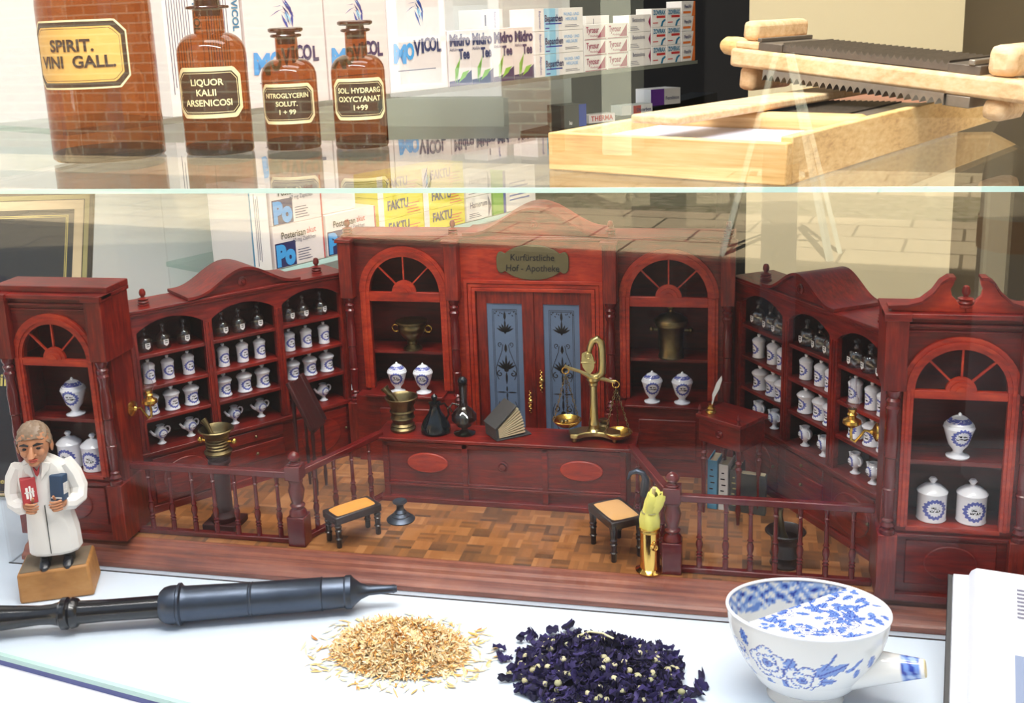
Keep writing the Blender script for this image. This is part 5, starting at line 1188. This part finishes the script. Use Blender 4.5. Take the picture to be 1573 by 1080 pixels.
# head
mb = MB()
HC = (-.35, -1.15, 14.35)
def hp(x, y, z): return (HC[0]+x, HC[1]+y, HC[2]+z)
mb.loft([(HC[0], HC[1]+.3, 12.75, .6, .55), hp(0, -.05, -1.5)+(.55, .55), hp(0, -.2, -1.2)+(.8, .85), hp(0, -.15, -.6)+(1.1, 1.12), hp(0, -.05, .1)+(1.3, 1.3), hp(0, .05, .8)+(1.38, 1.36), hp(0, .15, 1.4)+(1.2, 1.2), hp(0, .2, 1.8)+(.7, .7), hp(0, .2, 1.95)+(.2, .2)], 20, 2.2)
mb.tube([hp(0, -1.3, .35), hp(0, -1.55, -.05), hp(0, -1.72, -.38), hp(0, -1.35, -.5)], [.14, .2, .3, .12], 10)
mb.ball(hp(-.24, -1.38, -.4), .16); mb.ball(hp(.24, -1.38, -.4), .16)
for s_ in (-1, 1):
    mb.ball(hp(s_*.62, -1.0, -.25), .4, .3, .4); mb.ball(hp(s_*1.38, .1, -.1), .16, .32, .5)
    mb.ball(hp(s_*.55, -1.14, .42), .42, .2, .16)
mb.ball(hp(0, -.95, -1.25), .45, .35, .3)
hd = mb.build('head', 'skin', fg, smooth=28)
mb = MB(); mb.ball(hp(0, -1.22, -.82), .42, .18, .1); mb.ball(hp(0, -1.2, -.98), .34, .18, .11); mb.build('lips', 'lips', hd)
for s_ in (-1, 1):
    MB().ball(hp(s_*.56, -1.24, .2), .2, .1, .12).build('eye', 'ink_black', hd)
    MB().tube([hp(s_*.2, -1.38, .5), hp(s_*.55, -1.36, .64), hp(s_*.98, -1.1, .5)], [.08, .12, .05], 8).build('eyebrow', 'ink_black', hd)
mb = MB(); vs = []; fs = []
nA, nB = 30, 10
for j in range(nB+1):
    e = PI/2*(1-j/nB)
    for i in range(nA):
        a = 2*PI*i/nA; front = max(0, -sin(a)); low = .12-.95*(1-front)**1.2 if j == nB else None
        zz = 2.2*sin(e)**.9; rr_ = cos(e)**.8
        zz = max(zz, 1.05*front**.6+.0) if front > .2 else zz
        if j == nB: zz = 1.15*front-.3*(1-front)
        rip = .09*sin(a*9+j*1.9)
        vs.append(hp((1.48+rip)*cos(a)*rr_, (1.45+rip)*sin(a)*rr_+.12, zz*(1 if j < nB else 1)+.02+rip*.6))
for j in range(nB):
    for i in range(nA): fs.append((j*nA+i, j*nA+(i+1) % nA, (j+1)*nA+(i+1) % nA, (j+1)*nA+i))
mb.add(vs, fs); mb.build('hair', 'hairtan', fg, smooth=30)
mb = MB(); mb.prism([(-.65, 12.7), (-.35, 12.2), (-.05, 12.7), (-.2, 11.9), (-.35, 11.7), (-.5, 11.9)], -1.75, -1.5); mb.build('necktie', 'bookred', fg)
for s_ in (-1, 1):
    mb = MB(); mb.prism([(s_*.25-.35, 11.2), (s_*.5-.35, 13.0), (s_*1.15-.3, 12.8), (s_*1.0-.35, 12.1), (s_*.8-.35, 12.0)], -1.72, -1.4); mb.build('lapel', 'coatwhite', fg, bevel=.05)
MB().box(-.08, -.02, -1.98, -1.8, 4.4, 9.0).build('coat_seam', 'trouser', fg)

# ------------------------------------------------------------------ pewter syringe
a0 = Vector((-24.6, -40.4, 0)); a1 = Vector((-5.9, -34.6, 0)); dv = (a1-a0).normalized(); ang = math.atan2(dv.y, dv.x)
t = thing('clyster_syringe', 'long antique pewter syringe with black turned handle lying on the white board', 'syringe', (a0.x, a0.y, 0), ang)
def axmb(z): m_ = MB(); m_.T = Matrix.Translation((0, 0, z)) @ Matrix.Rotation(PI/2, 4, 'Y'); return m_
mb = axmb(1.78); mb.lathe([(0, -.5), (1.2, -.45), (1.5, -.1), (1.62, .4), (1.62, 1.0), (1.78, 1.1), (1.78, 1.3), (1.55, 1.45), (1.5, 1.7), (1.5, 2), (1.42, 7.0), (1.46, 7.05), (1.42, 7.1), (1.43, 7.25), (1.46, 7.3), (1.42, 7.35), (1.4, 13.1), (1.46, 13.2), (1.35, 13.3), (1.3, 15.1), (1.42, 15.25), (1.42, 15.7), (1.1, 16.0), (.7, 16.5), (.42, 17.2), (.34, 19.2), (.38, 19.3), (.28, 19.6), (0, 19.6)], 48); mb.build('barrel', 'pewter', t)
mb = axmb(1.7); mb.lathe([(0, 0-.3), (.95, -.3), (.92, -5), (.98, -7.2), (1.2, -7.4), (1.3, -7.8), (1.15, -8.0), (1.35, -8.2), (1.35, -8.6), (1.0, -8.9), (.85, -9.5), (.8, -10.5), (.95, -12.5), (1.2, -15.5), (1.1, -18), (0, -18.6)], 40); mb.build('plunger_handle', 'blackwood', t)

# ------------------------------------------------------------------ heaps of dried flowers
def rand_island(name, stops, rough=.8):
    tt = NT(name); g = tt.n('ShaderNodeNewGeometry')
    return tt.pbr(tt.ramp(g.outputs['Random Per Island'], stops), rough)
M['petal'] = rand_island('dried_petals', [(0, srgb(226, 184, 118)), (.3, srgb(238, 214, 164)), (.6, srgb(246, 232, 200)), (.85, srgb(232, 176, 92)), (1, srgb(190, 126, 60))])
M['mallow'] = rand_island('mallow_petals', [(0, srgb(22, 18, 42)), (.4, srgb(40, 32, 78)), (.7, srgb(58, 46, 108)), (.9, srgb(30, 26, 50)), (1, srgb(92, 80, 140))])
M['bud'] = rand_island('pale_buds', [(0, srgb(190, 182, 140)), (.5, srgb(214, 206, 170)), (1, srgb(160, 160, 120))])
def heap(name, label, cat, c, rx, ry, H, n, mk, mats, stray=.08):
    mb = MB(); rg = random.Random(len(name))
    for i in range(n):
        if rg.random() < stray: q = rg.uniform(.95, 1.45)
        else: q = math.sqrt(rg.random())*1.0
        a = rg.uniform(0, 2*PI); x, y = q*cos(a)*rx, q*sin(a)*ry
        base = H*max(0, 1-q**1.5)*(.9+.1*sin(a*3)); z = (.34 if 'mallow' in name else .08)+base*rg.uniform(.82, 1.04)
        mb.T = Matrix.Translation((x, y, z)) @ Matrix.Rotation(rg.uniform(0, 2*PI), 4, 'Z') @ Matrix.Rotation(rg.gauss(0, .5 if q < .95 else .08), 4, 'Y') @ Matrix.Rotation(rg.gauss(0, .6 if q < .95 else .1), 4, 'X')
        mk(mb, rg, q)
    mb.T = Matrix.Identity(4)
    mb.cur = 0; mb.loft([(0, 0, 0, rx*.82, ry*.82), (0, 0, H*.35, rx*.62, ry*.62), (0, 0, H*.66, rx*.4, ry*.4), (0, 0, H*.86, rx*.15, ry*.15)], 24)
    o = mb.build(name, mats, loc=(c[0], c[1], .01), smooth=60, normals=False); tag(o, label, cat, kind='stuff'); return o
def strip(mb, rg, q):
    L = rg.uniform(.5, 1.25); w = rg.uniform(.05, .13); k = rg.uniform(-.3, .4); vs = []; mb.cur = 0
    for j in range(5):
        u = j/4-.5; ww = w*(1-abs(u)*1.3); vs += [(u*L, -ww, k*(u*u)*L*1.5), (u*L, ww, k*(u*u)*L*1.5+.03)]
    mb.add(vs, [(2*j, 2*j+2, 2*j+3, 2*j+1) for j in range(4)])
heap('dried_petal_heap', 'heap of dried cream and orange petal shreds on the white board', 'dried petals', (-3.6, -41.2), 5.6, 3.9, 2.7, 4200, strip, ['petal'], .06)
def flake(mb, rg, q):
    if rg.random() < .10 and q < 1.1:
        mb.cur = 1; r = rg.uniform(.22, .34); mb.ball((0, 0, .15), r, r, r*.8, 8, 6); return
    mb.cur = 0; n = 5; L = rg.uniform(.6, 1.5); Wd = rg.uniform(.55, 1.15); ph = rg.uniform(0, 6); vs = []; fs = []
    for j in range(n):
        for i in range(n):
            u, v = j/(n-1)-.5, i/(n-1)-.5; e = 1-.8*(abs(v)*2)**2*abs(u+.5)
            jag = .12*sin(i*4.1+ph) if j == n-1 else 0
            vs.append(((u+jag)*L*1.0, v*Wd*(.35+u+.5)*e, .24*sin(v*11+ph)*Wd+.55*L*u*u*sin(ph)+.1*sin(u*13+v*5)+.1*rg.random()))
    for j in range(n-1):
        for i in range(n-1): a = j*n+i; fs.append((a, a+1, a+n+1, a+n))
    mb.add(vs, fs)
heap('mallow_blossom_heap', 'heap of dark blue-violet dried blossoms with pale buds', 'dried blossoms', (12.4, -42.3), 6.3, 4.7, 3.0, 1150, flake, ['mallow', 'bud'], .07)
o = MB().tube([(-1.3, .5, 0), (-.4, .7, .35), (.6, .55, .4), (1.5, .2, .2)], .09, 6).build('dry_stalk', 'cream', loc=(12.2, -42.0, 3.0)); tag(o, 'pale bent stalk lying on the dark blossom heap', 'stalk')

# ------------------------------------------------------------------ blue and white feeding cup
def vcol_mat(name):
    tt = NT(name); a = tt.n('ShaderNodeVertexColor', layer_name='glaze'); return tt.pbr(a.outputs[0], .12, 0, .5)
M['transfer'] = vcol_mat('transferware')
WHT = srgb(240, 240, 238)[:3]; BL1 = srgb(42, 62, 160)[:3]; BL2 = srgb(112, 146, 216)[:3]; BL3 = srgb(170, 194, 236)[:3]
def mixc(a, b_, f): return tuple(x*(1-f)+y*f for x, y in zip(a, b_))
def flower(u, v, cu, cv, r, ph=0):
    """printed rose: outlined petals in three layers"""
    dx, dy = u-cu, v-cv; d = math.hypot(dx, dy)/r
    if d > 1.05: return None
    a = math.atan2(dy, dx)
    for k, (rk, n) in enumerate(((.28, 3), (.6, 4), (.97, 5))):
        aa = a*n/2+ph+k*1.1; e = rk*(.80+.22*abs(cos(aa)))
        if d < e:
            if d > e-.05: return BL1
            if abs(cos(aa)) < .07 and d > rk*.45: return BL1
            if k == 0: return BL2 if d > .12 else BL1
            return BL2 if (e-d) < .15 and sin(a*26) > -.1 else (BL3 if (e-d) > rk*.33 and k == 2 and abs(cos(aa)) < .4 else WHT)
    return None
def leaf(u, v, cu, cv, L, w, a):
    dx, dy = u-cu, v-cv; x = dx*cos(a)+dy*sin(a); y = -dx*sin(a)+dy*cos(a)
    if x < 0 or x > L: return None
    t_ = x/L; hw = w*math.sin(PI*t_)**.8*(1-.25*(math.sin(t_*22) > 0))
    if abs(y) > hw: return None
    return BL1 if abs(y) < .03*L or abs(y) > hw*.86 else BL2
rl = random.Random(11)
body_m = [('f', -2.9, 4.4, 1.5, 0), ('f', -.45, 3.4, 1.45, 1), ('f', -5.6, 4.4, 1.0, 2), ('f', 6.5, 4.0, 1.0, 1)] + [('l', -1.6, 3.9, 1.6, .5, 1.2), ('l', -2.0, 3.2, 2.2, .55, -1.0), ('l', -1.3, 2.4, 1.6, .5, -.5), ('l', .5, 3.9, 2.4, .55, .5), ('l', .4, 3.6, 1.9, .5, 1.1), ('l', .3, 3.3, 1.8, .4, .1), ('l', -3.4, 2.9, 1.2, .4, -1.2), ('l', 2.9, 4.4, 1.1, .22, .9), ('l', 3.4, 4.4, 1.0, .3, -1.3), ('l', 2.4, 4.3, .8, .25, .2), ('l', .4, 1.6, 1.7, .38, .1), ('l', 1.9, 1.5, 1.3, .3, .6), ('l', 2.2, 1.4, .9, .25, -.4), ('l', -4.4, 5.2, 1.4, .4, 1.9), ('l', -5.5, 3.2, 1.4, .4, -1.4), ('l', 1.2, 5.0, 1.1, .15, 1.2), ('l', 5, 4, 1.4, .4, 2)]
lid_m = []
for i in range(170):
    lid_m.append(('l', rl.uniform(-5.2, 5.2), rl.uniform(-4.2, 3.9), rl.uniform(.55, 1.2), rl.uniform(.16, .32), rl.uniform(0, 6.28)))
for i in range(9): lid_m.append(('f', rl.uniform(-4, 4.4), rl.uniform(-3.4, 3.2), rl.uniform(.45, .75), i))
def paint(motifs, u, v):
    for m_ in motifs:
        c = flower(u, v, *m_[1:]) if m_[0] == 'f' else leaf(u, v, *m_[1:])
        if c: return c
    return WHT
def painted(mb, name, parent, fn, smooth=60):
    o = mb.build(name, 'transfer', parent, smooth=smooth); me = o.data
    ca = me.color_attributes.new('glaze', 'FLOAT_COLOR', 'POINT')
    for i, vv in enumerate(me.vertices):
        c = fn(vv.co.x/S, vv.co.y/S, vv.co.z/S); ca.data[i].color = (c[0], c[1], c[2], 1)
    return o
CY = .74
cup = thing('feeding_cup', 'blue and white floral china feeding cup with half lid and long spout', 'cup', (27.75, -41.9, .02), 0)
H = 7.1
outer = [(2.7, 0), (2.75, .15), (2.55, .7), (2.75, .95)]
for i in range(1, 61):
    q = i/60; outer.append((2.75+2.95*(sin(q*PI/2)**.78), .95+(H-.95)*q))
def dense(prof, seg): return MB().lathe(prof, seg, cap=False, sy=CY)
def bodycol(x, y, z):
    if z < .95: return mixc(WHT, (.8, .74, .6), .25)
    a = math.atan2(y/CY, x)+PI/2; a = (a+PI) % (2*PI)-PI; return paint(body_m, a*5.0, z)
painted(dense(outer, 300), 'body', cup, bodycol)
inner = [(5.62, H)]+[(5.5*(cos((1-i/24)*0)) if False else 5.55-3.2*(1-(i/24))**2.2*1.0, .9+(H-.9)*i/24) for i in range(24, -1, -1)]+[(0, .8)]
def incol(x, y, z):
    if z < H-1.9+.25*sin(math.atan2(y, x)*7): return WHT
    a = math.atan2(y, x); n_ = sin(a*23+2*sin(z*5))+sin(a*37-z*7+sin(a*11)*2)+.8*sin(z*9+a*9); return BL1 if n_ > 1.6 else (BL2 if n_ > .1 else (BL3 if n_ > -.9 else WHT))
mbi = MB(); zz = [H-(H-.9)*i/40 for i in range(41)]; mbi.lathe([(2.4+3.2*math.sqrt(max(0, (z-.9)/(H-.9)))**.9, z) for z in zz]+[(0, .85)], 200, cap=False, sy=CY); painted(mbi, 'inside', cup, incol)
mbr = MB(); n = 72; mbr.tube([(5.68*cos(2*PI*i/n), 5.68*CY*sin(2*PI*i/n), H) for i in range(n+1)], .13, 8); mbr.build('rim', 'porc', cup)
# half lid: covers the side towards the window, straight edge running obliquely
la = rad(40); ed = (cos(la), sin(la)); en = (sin(la), -cos(la))   # en points to covered side
mbl = MB(); G = 150; vs = []; idx = {}; fs = []
for j in range(G+1):
    for i in range(G+1):
        x = -5.65+11.3*i/G; y = (-5.65+11.3*j/G)*CY
        if (x/5.66)**2+(y/(5.66*CY))**2 <= 1 and x*en[0]+y*en[1] > -.7: idx[i, j] = len(vs); vs.append((x, y, H+.02+.0*x))
for (i, j) in list(idx):
    if all(k in idx for k in ((i+1, j), (i+1, j+1), (i, j+1))): fs.append((idx[i, j], idx[i+1, j], idx[i+1, j+1], idx[i, j+1]))
b0 = len(vs); vs += [(x, y, z-.22) for x, y, z in vs]; fs += [tuple(k+b0 for k in f[::-1]) for f in fs]
mbl.add(vs, fs); painted(mbl, 'half_lid', cup, lambda x, y, z: paint(lid_m, x*.98, y*1.1))
mbs = MB()
sp0 = Vector((1.0, -.3, 2.7)); sp1 = PZ(1420, 1027, 3.9)-Vector((27.75, -41.9, .02))
dspt = sp1-sp0; N = 40
mbs.tube([sp0+dspt*(i/N) for i in range(N+1)], [2.05-1.4*(i/N)**.9 for i in range(N+1)], 40)
def spcol(x, y, z):
    q = (Vector((x, y, z))-sp0).dot(dspt)/dspt.length_squared
    if q < .78 or q > .965: return WHT
    n_ = sin(x*9+z*5)+sin(y*11-z*7); return BL1 if n_ > 1.1 else (BL2 if n_ > -.3 else BL3)
painted(mbs, 'spout', cup, spcol)
dn = dspt.normalized(); MB().tube([sp1-dn*.2, sp1+dn*.03], [.42, .42], 20).build('spout_hole', 'ink_black', cup)
mb = MB(); q = dn.to_track_quat('Z', 'Y').to_matrix().to_4x4(); mb.T = Matrix.Translation(sp1) @ q; mb.torus((0, 0, 0), .52, .12, 'Z', 24); mb.build('spout_rim', 'oldpage', cup)

# ------------------------------------------------------------------ open picture book propped at the case
bo = thing('picture_book', 'open white picture book with a blue-grey photograph propped against the case', 'book', (37.0, -45.6, .3), rad(-9), rx=rad(27))
MB().box(-.35, 22, 0, 13.2, 0, .3).build('cover', 'ink_black', bo, bevel=.05)
mb = MB(); n = 8; P = [(0, .3), (.05, .8), (1.1, .9), (1.25, 1.5), (1.6, 1.9), (8, 1.75), (20, 1.5), (20, .3)]
mb.add([(x, .2, z) for x, z in P]+[(x, 12.9, z) for x, z in P], [tuple(range(n)), tuple(range(2*n-1, n-1, -1))]+[(i, i+n, (i+1) % n+n, (i+1) % n) for i in range(n)])
mb.build('page_block', 'paper', bo, smooth=50)
mb = MB(); mb.add([(4.1, .3, 1.9), (12, .3, 1.74), (12, 6.0, 1.74), (4.1, 6.0, 1.9)], [(0, 1, 2, 3)]); mb.build('photograph', 'photoblue', bo, smooth=0)
mb = MB(); mb.add([(5.4, .3, 1.95), (9, .3, 1.9), (8.6, 3.4, 1.9), (7.4, 4.0, 1.9), (6.2, 3.7, 1.9)], [(0, 1, 2, 3, 4)]); mb.build('photographed_jar', 'paper', bo, smooth=0)
mb = MB()
for k in range(8): mb.add([(x, y, 1.93-.01*x) for x, y in ((4.3, 11.4-k*.33), (8.5, 11.4-k*.33), (8.5, 11.53-k*.33), (4.3, 11.53-k*.33))], [(0, 1, 2, 3)])
mb.build('printed_lines', 'ink_grey', bo, smooth=0)
# ------------------------------------------------------------------ light
wd = bpy.data.worlds.new('sky'); scn.world = wd; wd.use_nodes = True
bg = wd.node_tree.nodes['Background']; bg.inputs[0].default_value = (.62, .78, 1.0, 1); bg.inputs[1].default_value = .95
def area(name, loc, size, energy, color, target, sy=None):
    l = bpy.data.lights.new(name, 'AREA'); l.energy = energy; l.color = color; l.shape = 'RECTANGLE'; l.size = size*S; l.size_y = (sy or size)*S
    o = bpy.data.objects.new(name, l); COL.objects.link(o); o.location = Vector(loc)*S
    o.rotation_euler = (Vector(target)*S-Vector(loc)*S).to_track_quat('-Z', 'Y').to_euler(); return o
area('ceiling_lamp', (10, -30, 145), 110, 12, (1, .96, .92), (5, -15, 0), 30)
area('jar_fill_light', (5, -64, 108), 120, 13, (1, .97, .93), (0, -12, 14), 8)  # unseen fill light, added to brighten the jar fronts
area('ceiling_lamp', (-20, 60, 145), 120, 12, (1, .93, .84), (-20, 70, 0), 60)
area('ceiling_lamp', (90, 60, 145), 60, 3, (1, .88, .7), (50, 100, 0), 60)
sl = bpy.data.lights.new('sun', 'SUN'); sl.energy = 30; sl.angle = .01; sl.color = (1, .94, .82)
so = bpy.data.objects.new('sun', sl); COL.objects.link(so)
so.rotation_euler = Vector((-.25, -1, -1.36)).to_track_quat('-Z', 'Y').to_euler()
scn.view_settings.view_transform = 'Standard'; scn.view_settings.look = 'None'; scn.view_settings.gamma = 1; scn.view_settings.exposure = .08
scn.cycles.transparent_max_bounces = 40; scn.cycles.max_bounces = 12; scn.cycles.glossy_bounces = 5
scn.cycles.sample_clamp_indirect = 6; scn.cycles.use_denoising = True
